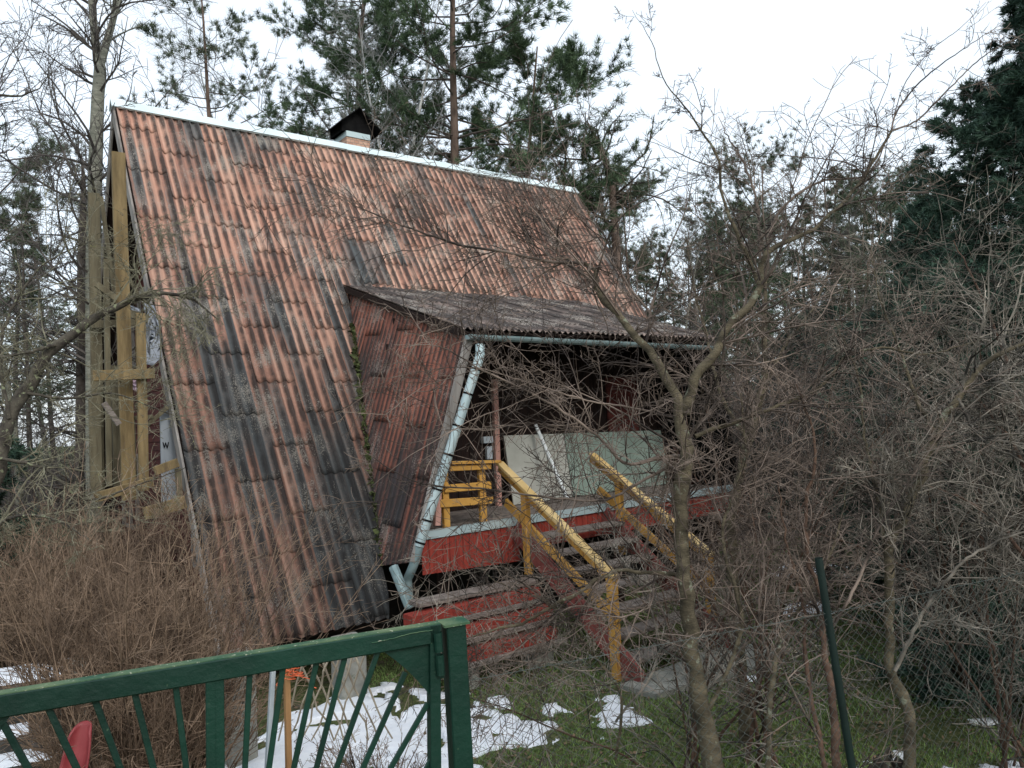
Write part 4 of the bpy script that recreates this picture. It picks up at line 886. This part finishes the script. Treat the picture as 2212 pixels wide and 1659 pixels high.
for i, (k, u, Y, s) in enumerate((('pC', 1255, 27, .9), ('pC', 1400, 28, .86), ('pD', 1480, 30, .74), ('pC', 1560, 31, .86), ('pE', 1610, 29, .93), ('pC', 1680, 32, .98), ('pE', 1720, 27, .83), ('pD', 1800, 29, .92), ('pE', 1835, 31, 1.02), ('pC', 1870, 28, .78),
                                   ('pD', 1905, 26, .72), ('pE', 1960, 30, .93), ('pD', 2010, 22, .62), ('pD', 2060, 25, .85), ('bA', 1350, 24, .72), ('bA', 1450, 22, .66), ('bA', 1530, 26, .8), ('bA', 1760, 25, .75),
                                   ('pE', 1430, 36, .8), ('pE', 1510, 38, .85), ('pC', 1620, 38, .9), ('pE', 1330, 33, .8), ('pA', 2150, 30, .8), ('pD', 2230, 24, .9), ('pE', 1545, 20, .5), ('bA', 1860, 20, .6), ('bA', 1950, 18, .55), ('pA', 1590, 34, .76), ('pA', 1690, 36, .82), ('pD', 1740, 33, .9), ('pA', 1850, 35, .88), ('pB', 1930, 34, .84), ('pD', 1575, 35, .88), ('pB', 1500, 36, .70), ('pD', 1640, 27, .72), ('pB', 1780, 31, .72), ('pD', 1530, 28, .66), ('pB', 2010, 32, .80), ('pD', 1880, 24, .66), ('pA', 1450, 33, .70), ('pD', 1400, 34, .78), ('pB', 1590, 26, .50))):
    src = {'pA': pA, 'pB': pB, 'pC': pC, 'pD': pD, 'pE': pE, 'bA': bA}[k]
    put(src, (fx(u, Y), Y), i*1.7+.5, s, lab_r[k], {'bA': 'tree', 'pD': 'spruce', 'pE': 'spruce'}.get(k, 'pine'), gr_+', '+lab_r[k].split(' in ')[0])
# every distant tree gets its own label from where it stands and how near it is
ZR = [(1360, 'behind the right end of the ridge'), (1540, 'beyond the end of the porch roof'), (1700, 'above the forks of the near fruit tree'), (1900, 'over the middle of the right thicket'), (9999, 'beside the huge dark fir')]
ZL = [(0, 'at the very left edge of the view'), (110, 'left of the forked bare trunk'), (230, 'close beside the forked bare trunk'), (9999, 'just above the left end of the ridge')]
ORD = ['nearest', 'second nearest', 'third nearest', 'fourth nearest', 'fifth nearest', 'sixth nearest']
def relabel():
    bpy.context.view_layer.update(); d = {}
    for o in list(bpy.data.objects):
        gname = str(o.get('group', '')); lb = str(o.get('label', ''))
        if ' in the wood ' not in lb: continue
        Y = o.location[1]; u = 1106+F*o.location[0]/Y; Z = ZR if 'right' in gname else ZL
        z = next(p for m_, p in Z if u <= m_); d.setdefault((lb.split(' in the wood ')[0], z, gname), []).append((Y, o.name))
    for (lb, z, g_), L in d.items():
        for i, (Y, nm) in enumerate(sorted(L)):
            bpy.data.objects[nm]['label'] = (lb if len(L) == 1 else ORD[i]+' '+lb)+' '+z
relabel()
# far undergrowth belts (stuff)
def brush(name, n, xr, yr, hgt, m, seed, label, k=5, rad=.006, up=1., cat='undergrowth', spread=.5):
    rg = np.random.RandomState(seed); x = xr[0]+(xr[1]-xr[0])*rg.rand(n); y = yr[0]+(yr[1]-yr[0])*rg.rand(n)
    S = np.stack([x, y, H(x, y)-.03], -1); D = np.stack([spread*rg.randn(n), spread*rg.randn(n), np.full(n, up)], -1); L = hgt*(.35+.8*rg.rand(n))
    p, r = grow(S, D, L, np.full(n, rad*1.6), np.full(n, rad*.5), 7, .14, (0, 0, -.02), rg); g = G().tubes(p, r, 3)
    S, D, L, R, pid = kids(p, r, k, .2, 1, 30, 75, .4, rg); p2, r2 = grow(S, D, L, R, R*.5, 4, .16, (0, 0, 0), rg); g.tubes(p2, np.maximum(r2, rad*.35), 3)
    S, D, L, R, pid = kids(p2, r2, 3, .2, 1, 30, 75, .45, rg); p2, r2 = grow(S, D, L, R, R*.5, 3, .16, (0, 0, 0), rg); g.tubes(p2, np.maximum(r2, rad*.3), 3)
    return tag(g.build(name, M[m]), label, cat, kind='stuff')
brush('forest_undergrowth', 1500, (-24, -7.5), (13, 26), 4.2, 'twigdark', 61, 'tangled dark undergrowth at the foot of the wood on the left', 6, .010)
brush('forest_undergrowth', 3000, (4, 30), (18, 34), 4.8, 'twigdark', 62, 'tangled dark undergrowth of the wood on the right', 7, .012)
brush('forest_undergrowth', 1100, (-9, -4.6), (9.6, 14), 1.9, 'bush', 63, 'low brownish brush at the far left behind the steps', 6, .006, spread=.4)
# evergreen screen on the right: dark firs
def fir(seed, u, Y, h, lm, label, nl1=150, crown=.97, m='fir', blen=.10, bw=.009, tufts=9, n3=6):
    rg = np.random.RandomState(seed); x = fx(u, Y); z = float(H(x, Y)); o = root('fir_tree', (x, Y, z), label, 'fir'); B = np.array([[x, Y, z]])
    tp, tr = grow(B-[0, 0, .2], np.array([[0., 0, 1]]), np.array([h]), np.array([.16]), np.array([.02]), 14, .02, (0, 0, .05), rg); G().tubes(tp, tr, 8).build('trunk', M['sprucebark'], o, smooth=True)
    S, D, L, R, pid = kids(tp, tr, nl1, 1-crown, .99, 65, 100, 1, rg, rf=.3); u_ = np.clip((S[:, 2]-z)/h, 0, 1); L = lm*((1-u_)**.7*.9+.08)*(.7+.5*rg.rand(len(u_)))
    g = G(); p1, r1 = grow(S, D, L, R, R*.25, 9, .06, (0, 0, .02), rg); g.tubes(p1, r1, 4)
    S, D, L, R, pid = kids(p1, r1, 12, .15, 1, 35, 60, .36, rg, rf=.5, side=(1, 1, .35)); p2, r2 = grow(S, D, L, R, R*.4, 5, .08, (0, 0, -.03), rg); g.tubes(p2, r2, 3); g.build('crown_branches', M['sprucebark'], o)
    S, D, L, R, pid = kids(p2, r2, n3, .1, 1, 30, 55, .4, rg); p3, r3 = grow(S, D, L, R, R*.4, 3, .1, (0, 0, -.03), rg)
    C = np.concatenate([p3[:, 1:].reshape(-1, 3), p2[:, 1:].reshape(-1, 3)]); Dd = np.concatenate([unit(np.gradient(p3, axis=1))[:, 1:].reshape(-1, 3), unit(np.gradient(p2, axis=1))[:, 1:].reshape(-1, 3)])
    v, t, rn = blades(C, Dd, blen, bw, tufts, .5, rg); G().add(v, t=t).build('crown', M[m], o, rnd=rn); return o
fir(71, 2290, 10.5, 8.5, 3.6, 'huge dark blue-green fir filling the right edge of the view', tufts=15, nl1=300, blen=.085, bw=.0065)
fir(72, 2120, 14, 6.2, 2.3, 'smaller dark fir behind the thicket left of the huge fir', nl1=100, tufts=6)
fir(73, 1990, 17, 5.6, 2.4, 'dark fir farther back in the gap left of the two nearer firs', nl1=90, tufts=6, blen=.14, bw=.012)
fir(74, 2250, 7.6, 3.1, 1.5, 'low dark juniper-like fir at the lower right behind the hanging twigs', nl1=90, tufts=7, n3=5)
fir(75, -150, 11, 4.2, 2.0, 'dark fir at the left edge beyond the lichened tree', nl1=80, tufts=6)
fir(76, 2080, 11.5, 4.4, 2.2, 'low wide dark fir behind the grey tangle right of the snow strip', nl1=110, tufts=7)
fir(79, 2150, 16, 7.5, 3.0, 'tall dark fir standing between the huge fir and the thin spruces', nl1=150, tufts=7, blen=.14, bw=.012)
fir(80, 1740, 21, 5.6, 2.6, 'dark fir far behind the round fence post below the pine tops', nl1=90, tufts=6, blen=.16, bw=.014)
fir(77, 1900, 20, 5.2, 2.6, 'dark fir closing the view beyond the far snow strip', nl1=90, tufts=6, blen=.16, bw=.014)
fir(78, 2240, 9., 4.2, 2.0, 'dark bushy fir in front of the huge fir at the right edge', nl1=110, tufts=7)
# ---- near shrubs and trees with traced main limbs
def dpt(pts, Y0, Y1): n = len(pts); return [at(u, v, Y0+(Y1-Y0)*i/(n-1)) for i, (u, v) in enumerate(pts)]
def near_tree(name, seed, limbs, label, cat, bark='bark', twig='twig', dens=1., loc=None, n1=10, len1=.8, minr=.0019, droop=-.01, l3=4, group=None, l2=8, nlen=.55, maxr1=.006, ang=(30, 75), trunk_k=8, buds=False):
    """limbs: (points, radii, number of side shoots per metre factor)"""
    rg = np.random.RandomState(seed); b = limbs[0][0][0]; o = root(name, (b[0], b[1], float(H(b[0], b[1]))), label, cat, group)
    gT = G(); gt = G(); first = True
    for pts, rad, f in limbs:
        n = 34; P, R = resample(pts, rad, n); R = R*(1+.09*rg.randn(n)*(R > .01)); P[1:-1] += rg.randn(n-2, 3)*.010*min(1, R.mean()*40); (gT if (R[0] > .012 or first) else gt).tubes(P[None], R[None], trunk_k)
        Ln = np.linalg.norm(np.diff(P, axis=0), axis=1).sum(); c = max(2, int(n1*f*Ln*dens))
        u0 = .35 if first else .04; first = False
        S, D, L, R1, pid = kids(P[None], R[None], c, u0, 1, *ang, 1, rg); lk = .38 if f <= .35 and not u0 > .3 else 1.; L = lk*len1*(.25+1.1*rg.rand(len(L))**1.6); R1 = np.minimum(R1*.8, .003+.005*L/len1)
        p1, r1 = grow(S, D, L, R1, np.full(len(L), minr), 10, .10, (0, 0, droop), rg); gt.tubes(p1, r1, 4)
        S, D, L, R2, pid = kids(p1, r1, l2, .06, 1, 30, 80, nlen, rg, taper=.5, rf=.7); p2, r2 = grow(S, D, L, np.maximum(R2, minr), np.full(len(L), minr*.8), 6, .11, (0, 0, droop), rg); gt.tubes(p2, r2, 3)
        S, D, L, R3, pid = kids(p2, r2, l3, .06, 1, 30, 85, .36, rg, rf=.8); p3, r3 = grow(S, D, L, np.maximum(R3, minr*.85), np.full(len(L), minr*.6), 4, .12, (0, 0, 0), rg); gt.tubes(p3, r3, 3)
    gT.build('trunk', M[bark], o, smooth=True); gt.build('crown', M[twig], o); return o
# main multi-stemmed tree (pixel traces are given their own depth)
main = [
 (dpt([(1575, 1790), (1545, 1659), (1500, 1450), (1475, 1250), (1466, 1100), (1480, 960), (1468, 890), (1435, 800), (1388, 740), (1340, 690), (1303, 640), (1285, 600), (1262, 568)], 4.3, 4.9), [.064, .057, .047, .043, .040, .038, .034, .029, .024, .021, .018, .015, .012], .35),
 (dpt([(1262, 568), (1190, 565), (1100, 545), (1000, 530), (920, 505), (850, 480), (760, 440), (700, 400)], 4.9, 4.5), [.011, .010, .009, .008, .0065, .005, .0035, .002], .9),
 (dpt([(1285, 600), (1240, 540), (1190, 480), (1150, 420), (1128, 385)], 4.9, 5.2), [.009, .007, .006, .004, .002], 1.),
 (dpt([(1479, 895), (1512, 805), (1547, 754), (1580, 700), (1617, 664), (1643, 620), (1650, 553), (1690, 530), (1765, 490), (1830, 425), (1872, 376), (1906, 319), (1926, 282)], 4.7, 5.0), [.034, .032, .029, .027, .025, .022, .018, .015, .012, .011, .010, .009, .008], .55),
 (dpt([(1926, 282), (1929, 262), (1975, 190), (2013, 155), (2090, 100), (2168, 50)], 5.0, 5.1), [.007, .006, .005, .0045, .003, .0018], .22),
 (dpt([(1926, 282), (1973, 265), (2050, 191), (2120, 125), (2212, 73)], 5.0, 5.3), [.007, .006, .005, .004, .003], .22),
 (dpt([(1929, 262), (1950, 190), (2010, 110), (2075, 60), (2130, 5)], 5.0, 5.1), [.0035, .003, .0025, .002, .0015], .2),
 (dpt([(1650, 600), (1684, 457), (1771, 393), (1869, 377), (1925, 280)], 5.0, 5.0), [.010, .009, .007, .005, .003], .5),
 (dpt([(1643, 620), (1606, 537), (1576, 470), (1560, 427), (1549, 333), (1519, 289), (1469, 218), (1439, 181), (1403, 80), (1366, 22)], 4.95, 5.1), [.016, .014, .012, .010, .009, .007, .005, .004, .0025, .0012], .33),
 (dpt([(1643, 610), (1640, 504), (1636, 447), (1603, 343), (1570, 290), (1552, 252)], 5.0, 5.4), [.013, .011, .009, .007, .004, .002], .6),
 (dpt([(1502, 943), (1620, 899), (1687, 875), (1771, 838), (1830, 770), (1900, 750), (1990, 765), (2120, 735)], 4.7, 5.0), [.014, .013, .011, .010, .008, .007, .005, .002], .8),
 (dpt([(1478, 1245), (1433, 1240), (1312, 1240), (1272, 1267), (1195, 1307), (1144, 1341), (1087, 1355), (1020, 1375)], 4.6, 4.2), [.014, .013, .012, .012, .011, .010, .008, .004], .8),
 (dpt([(1470, 1010), (1450, 1010), (1366, 1050), (1322, 1076), (1204, 1076), (1053, 1057), (896, 1040), (785, 976)], 4.65, 4.0), [.011, .010, .008, .007, .006, .005, .0035, .002], .7),
 (dpt([(1472, 985), (1423, 989), (1356, 1003), (1306, 956), (1238, 902), (1138, 845), (1037, 795), (953, 751), (852, 745)], 4.65, 4.1), [.013, .012, .010, .008, .007, .006, .005, .003, .0015], .7),
 (dpt([(1467, 905), (1356, 879), (1272, 866), (1171, 835), (1037, 795)], 4.65, 4.3), [.007, .006, .005, .004, .003], .8),
 (dpt([(1370, 720), (1410, 700), (1345, 600), (1300, 500), (1220, 430), (1200, 380)], 4.75, 5.3), [.010, .009, .007, .006, .004, .002], .9),
 (dpt([(1500, 1440), (1430, 1400), (1330, 1330), (1240, 1310), (1120, 1400), (1060, 1440)], 4.5, 4.0), [.008, .007, .005, .004, .003, .0015], .9),
 (dpt([(1520, 1560), (1600, 1350), (1560, 1150), (1610, 980), (1600, 850)], 4.45, 4.8), [.014, .012, .010, .007, .004], .8)]
near_tree('plum_tree', 101, main, 'thick-stemmed bare fruit tree spreading across the house from the lower right', 'tree', n1=22, len1=.85, dens=1.0, minr=.0019, twig='twigred')
S2 = [(dpt([(1592, 1290), (1586, 1247), (1583, 1106), (1590, 1060), (1637, 889), (1650, 808), (1650, 688), (1655, 560)], 7.0, 7.2), [.055, .05, .046, .044, .038, .032, .024, .01], .6),
      (dpt([(1620, 960), (1560, 860), (1530, 740), (1500, 620), (1480, 500)], 7.0, 7.4), [.02, .017, .013, .009, .004], .9), (dpt([(1640, 860), (1700, 740), (1760, 660), (1800, 560)], 7.1, 7.5), [.018, .014, .009, .004], .9)]
S2[0][0][0][2] = 0.0
near_tree('bare_tree', 102, S2, 'second straight bare trunk just behind and right of the thick-stemmed fruit tree', 'tree', n1=12, len1=1.1, twig='twigred', minr=.0018)
S3 = [(dpt([(1958, 1700), (1960, 1526), (1933, 1458), (1922, 1307), (1919, 1200), (1956, 1106), (1986, 1040), (2020, 943), (2070, 860), (2134, 781), (2212, 741), (2330, 680)], 4.6, 4.9), [.036, .033, .030, .028, .027, .026, .025, .024, .02, .017, .013, .006], .7),
      (dpt([(2020, 943), (1973, 845), (1949, 771), (1900, 640), (1880, 540)], 4.8, 5.1), [.016, .012, .009, .006, .003], 1.), (dpt([(1922, 1290), (1900, 1100), (1870, 960), (1850, 800), (1800, 690)], 4.7, 5.2), [.014, .012, .009, .006, .003], 1.),
      (dpt([(1933, 1450), (2010, 1300), (2100, 1200), (2212, 1150), (2300, 1140)], 4.6, 4.5), [.012, .010, .008, .006, .003], .9), (dpt([(2070, 860), (2120, 950), (2212, 1000), (2300, 1080)], 4.8, 4.5), [.010, .008, .006, .003], .9)]
near_tree('bare_tree', 103, S3, 'olive-barked bare tree with forking trunk at the far right of the fence', 'tree', n1=15, len1=.85, twig='twig', group=None)
S4 = [(dpt([(1830, 1790), (1808, 1659), (1795, 1476), (1778, 1381), (1781, 1307), (1744, 1210), (1744, 1106), (1760, 960), (1720, 830)], 4.1, 4.8), [.026, .024, .021, .019, .017, .014, .012, .009, .004], .9),
      (dpt([(1790, 1790), (1781, 1659), (1757, 1526), (1741, 1435), (1737, 1314), (1700, 1180), (1680, 1040)], 4.1, 4.7), [.016, .015, .013, .012, .010, .007, .003], .9), (dpt([(1778, 1390), (1850, 1260), (1900, 1140), (1990, 1000), (2060, 900)], 4.4, 4.6), [.010, .009, .007, .005, .002], 1.)]
near_tree('shrub', 104, S4, 'pair of slender bare stems twisting beside the round green fence post', 'shrub', n1=10, len1=.8, bark='barkbrown', twig='twigred')
S5 = [(dpt([(1655, 1780), (1660, 1659), (1670, 1442), (1684, 1381), (1737, 1300), (1800, 1180), (1830, 1050)], 4.2, 4.8), [.018, .017, .014, .012, .010, .007, .003], 1.), (dpt([(1668, 1450), (1640, 1330), (1650, 1200), (1630, 1080)], 4.4, 4.7), [.010, .008, .006, .003], 1.)]
near_tree('shrub', 105, S5, 'single thin curved sapling between the fruit tree and the fence post', 'shrub', n1=9, len1=.7, bark='bark', twig='twigred')
S6 = [(dpt([(2330, 1500), (2260, 1180), (2210, 1000), (2130, 880), (2040, 800)], 5.6, 6.4), [.03, .022, .016, .01, .004], 1.3), (dpt([(2330, 1300), (2240, 1050), (2180, 800), (2120, 640), (2060, 520)], 6., 6.8), [.026, .02, .015, .01, .004], 1.3),
      (dpt([(2300, 1400), (2212, 1200), (2100, 1090), (1980, 1040)], 5.4, 5.8), [.02, .015, .01, .004], 1.3)]
near_tree('weeping_shrub', 106, S6, 'dense drooping tangle of reddish-brown shoots at the right edge', 'shrub', n1=16, len1=1.5, droop=-.07, bark='barkbrown', twig='twig', l2=7, l3=5, minr=.0016)
def thicket(name, seed, bases, h, label, twig, Y, nper=7, group=None, lean=.25, n2=10, n3=8, minr=.0030, rr=.015, cat='shrub', n4=0, droop=0., arch=0.):
    """multi-stemmed shrub: shoots from the base, several orders of twigs"""
    rg = np.random.RandomState(seed); x, y = bases; z = float(H(x, y)); o = root(name, (x, y, z), label, cat, group)
    S = np.array([[x, y, z-.05]])+np.stack([rg.randn(nper)*.12, rg.randn(nper)*.12, np.zeros(nper)], -1)
    D = np.stack([lean*rg.randn(nper), lean*rg.randn(nper), np.ones(nper)], -1); L = h*(.6+.5*rg.rand(nper)); g = G()
    p, r = grow(S, D, L, rr*(.6+.8*rg.rand(nper)), np.full(nper, minr*1.3), 14, .08, (0, 0, .01-arch), rg); g.tubes(p, r, 6); g.build('stem', M['barkbrown'], o, smooth=True); g = G()
    S, D, L, R, pid = kids(p, r, n2, .1, 1, 25, 65, .45, rg, taper=.55, rf=.6); p2, r2 = grow(S, D, L, R, np.full(len(L), minr*1.15), 11, .075, (0, 0, droop), rg); g.tubes(p2, r2, 4)
    S, D, L, R, pid = kids(p2, r2, n3, .08, 1, 28, 75, .55, rg, rf=.75); p3, r3 = grow(S, D, L, np.maximum(R, minr), np.full(len(L), minr*.8), 6, .11, (0, 0, droop), rg); g.tubes(p3, r3, 3)
    S, D, L, R, pid = kids(p3, r3, 2, .08, 1, 28, 80, .40, rg, rf=.8); p4, r4 = grow(S, D, L, np.maximum(R, minr*.85), np.full(len(L), minr*.65), 4, .12, (0, 0, droop), rg); g.tubes(p4, r4, 3)
    g.build('crown', M[twig], o); return o
tl = [(1850, 12.5, 4.6, 'twig', 'tall grey-brown twiggy shrub beyond the green lawn'), (1960, 8.2, 3.9, 'twigred', 'reddish twiggy shrub left of the forked olive tree'),
      (2060, 7.6, 4.0, 'twig', 'grey twiggy shrub in front of the dark fir behind the forked tree'), (2180, 7.0, 3.9, 'twigred', 'reddish twiggy shrub rightmost before the huge fir'), (1760, 12.0, 4.8, 'twigdark', 'dark distant shrub standing beyond the snow strip on the lawn'),
      (2010, 11.5, 5.0, 'twig', 'tall far shrub in front of the lower firs'), (1640, 10.2, 4.2, 'twigred', 'reddish shrub growing at the far end of the porch'), (2150, 6.2, 2.4, 'twig', 'low grey tangle of twigs above the dark lower corner'), (1480, 8.6, 3.4, 'twigred', 'fine reddish shrub in front of the right half of the porch'), (1590, 6.6, 3.5, 'twigred', 'reddish shrub crowding the second trunk right of the stairs'), (1430, 6.3, 2.9, 'twig', 'grey twiggy shrub in front of the right handrail of the stairs'),
      (2100, 9.5, 4.4, 'twigdark', 'dark twiggy shrub between the forked olive tree and the firs')]
for i, (u, Y, h, tw, lb) in enumerate(tl): thicket('shrub', 200+i, (fx(u, Y), Y), h, lb, tw, Y, nper=8 if Y > 6.9 or u > 2000 else 7, n2=9, n3=6, lean=.30)
# low tangle in front of the stairs
near_tree('shrub', 107, [(dpt([(1330, 1640), (1340, 1500), (1270, 1400), (1180, 1300), (1080, 1260), (1000, 1190)], 5.0, 4.6), [.010, .009, .008, .006, .004, .002], 1.), (dpt([(1330, 1560), (1420, 1420), (1400, 1300), (1330, 1200)], 5.0, 5.2), [.008, .007, .005, .002], 1.),
    (dpt([(1340, 1500), (1230, 1440), (1120, 1430), (1010, 1460)], 5., 4.5), [.006, .005, .004, .002], 1.)], 'low arching grey twigs in front of the stairs and board stack', 'shrub', n1=11, len1=.6, twig='twig', ang=(25, 60))
# lichened tree from the left edge
S7 = [(dpt([(-120, 1500), (-60, 1200), (0, 990), (20, 905), (57, 845), (98, 768), (144, 731), (201, 688), (255, 657), (313, 640), (353, 633), (420, 651), (470, 690)], 5.6, 6.6), [.09, .075, .055, .05, .046, .043, .040, .036, .030, .022, .016, .010, .004], .9),
      (dpt([(120, 745), (60, 760), (0, 770), (-60, 760)], 6.0, 5.6), [.014, .012, .010, .007], 1.), (dpt([(353, 633), (400, 655), (430, 700), (440, 735), (395, 760)], 6.5, 6.7), [.007, .006, .005, .004, .002], 1.6),
      (dpt([(60, 850), (150, 860), (240, 850), (330, 880), (380, 900)], 5.9, 6.3), [.012, .010, .007, .005, .002], 1.2), (dpt([(0, 990), (90, 1010), (190, 1080), (290, 1050), (400, 1010)], 5.7, 6.0), [.014, .012, .009, .007, .003], 1.1),
      (dpt([(-60, 1200), (20, 1120), (110, 1120), (200, 1170)], 5.5, 5.4), [.014, .011, .008, .004], 1.2), (dpt([(20, 905), (0, 760), (40, 640), (110, 560), (200, 520)], 5.8, 6.2), [.016, .013, .010, .007, .003], 1.1), (dpt([(313, 640), (290, 560), (310, 500), (380, 480)], 6.4, 6.6), [.006, .005, .004, .002], 1.1)]
near_tree('apple_tree', 108, S7, 'dark lichened fruit tree reaching in from the left edge over the gable', 'tree', bark='lichen', twig='lichtwig', n1=14, len1=.62, minr=.0021, l3=5, l2=7)
near_tree('apple_tree', 109, [(dpt([(-200, 700), (-60, 240), (0, 205), (40, 208), (75, 195), (110, 160)], 7.5, 7.8), [.035, .02, .014, .010, .007, .003], .8), (dpt([(-60, 300), (0, 330), (60, 300)], 7.5, 7.7), [.012, .009, .003], .8), (dpt([(-80, 420), (0, 520), (60, 500)], 7.5, 7.5), [.012, .009, .003], 1.)],
    'bare branches of a tree just outside the upper left corner', 'tree', bark='lichen', twig='twigdark', n1=9, len1=.9, minr=.003, l3=4, l2=6)
# tan shoot bush behind the gate
def shoots(name, seed, cx, cy, rx, ry, n, h, label, m='bush', fan=.35):
    rg = np.random.RandomState(seed); z = float(H(cx, cy)); o = root(name, (cx, cy, z), label, 'bush'); a = rg.rand(n)*6.28; q = np.sqrt(rg.rand(n)); x = cx+rx*q*np.cos(a); y = cy+ry*q*np.sin(a)
    S = np.stack([x, y, H(x, y)-.05], -1); D = np.stack([fan*(x-cx)/rx+.10*rg.randn(n), fan*.6*(y-cy)/ry+.10*rg.randn(n), np.ones(n)], -1); L = h*(.55+.5*rg.rand(n))
    g = G(); p, r = grow(S, D, L, 0.004+.0045*rg.rand(n), np.full(n, .002), 12, .045, (0, 0, .0), rg); g.tubes(p, r, 4); g.build('stem', M['bush'], o)
    g = G(); S, D, L, R, pid = kids(p, r, 9, .25, 1, 18, 60, .26, rg, taper=.4, rf=.7); p2, r2 = grow(S, D, L, np.maximum(R, .0019), np.full(len(L), .0015), 7, .10, (0, 0, .02), rg); g.tubes(p2, r2, 3)
    S, D, L, R, pid = kids(p2, r2, 5, .1, 1, 20, 60, .4, rg, rf=.8); p3, r3 = grow(S, D, L, np.maximum(R, .0016), np.full(len(L), .0013), 4, .12, (0, 0, 0), rg); g.tubes(p3, r3, 3); g.build('crown', M[m], o); return o
shoots('spirea_bush', 301, fx(290, 5.7), 5.7, .36, .4, 300, 2.5, 'large tan bush of dense upright shoots behind the gate', fan=.36)
shoots('spirea_bush', 302, fx(70, 10.2), 10.2, .7, .5, 150, 2.0, 'smaller brownish bush above the snowy steps left of the large tan bush', fan=.5)
shoots('spirea_bush', 303, fx(300, 4.7), 4.7, .2, .2, 40, .6, 'low scrub of dry shoots right behind the left half of the gate', fan=.6)
shoots('dry_shrub', 304, fx(770, 5.6), 5.6, .2, .2, 40, .8, 'dry brown stalks in the snow beside the gate post', fan=.6)
# mossy stump
P = at(1905, 1600, 5.3); P[2] = float(H(P[0], P[1])); stp_ = root('tree_stump', tuple(P), 'broken mossy brown tree stump on the grass at lower right', 'stump')
n, k = 26, 12; an = np.linspace(0, 6.283, n, endpoint=False); V = []
for j in range(k):
    f = j/(k-1); rr_ = (.15-.05*f+.07*(1-f)**4)*(1+.18*np.sin(an*3+1)+.12*np.sin(an*7+2*f)+.06*rng.randn(n)); top = .06*np.sin(an*2)+.09*np.abs(np.sin(an*4.5+1))
    V.append(np.stack([P[0]+rr_*np.cos(an), P[1]+rr_*np.sin(an), P[2]-.05+f*(.34+top)], -1))
V = np.array(V); ix = np.arange(n*k).reshape(k, n); q = np.stack([ix[:-1], np.roll(ix[:-1], -1, 1), np.roll(ix[1:], -1, 1), ix[1:]], -1).reshape(-1, 4)
G().add(V.reshape(-1, 3), q).poly(V[-1]-[0, 0, .1], .01, (0, 0, 1)).build('stump_body', M['lichen'], stp_, smooth=True)
g = G(); mn = 700; a_ = rng.rand(mn)*6.28; f_ = rng.rand(mn)**.7; c_ = np.stack([P[0]+.15*np.cos(a_), P[1]+.15*np.sin(a_), P[2]+f_*.3], -1); v, t, rn = blades(c_, np.stack([np.cos(a_), np.sin(a_), 0*a_+.6], -1), .035, .004, 3, .6, rng); g.add(v, t=t); g.build('moss', M['grass'], stp_, rnd=rn)
for n_ in list(used):
    if used[n_] == 0: print('unused', n_)
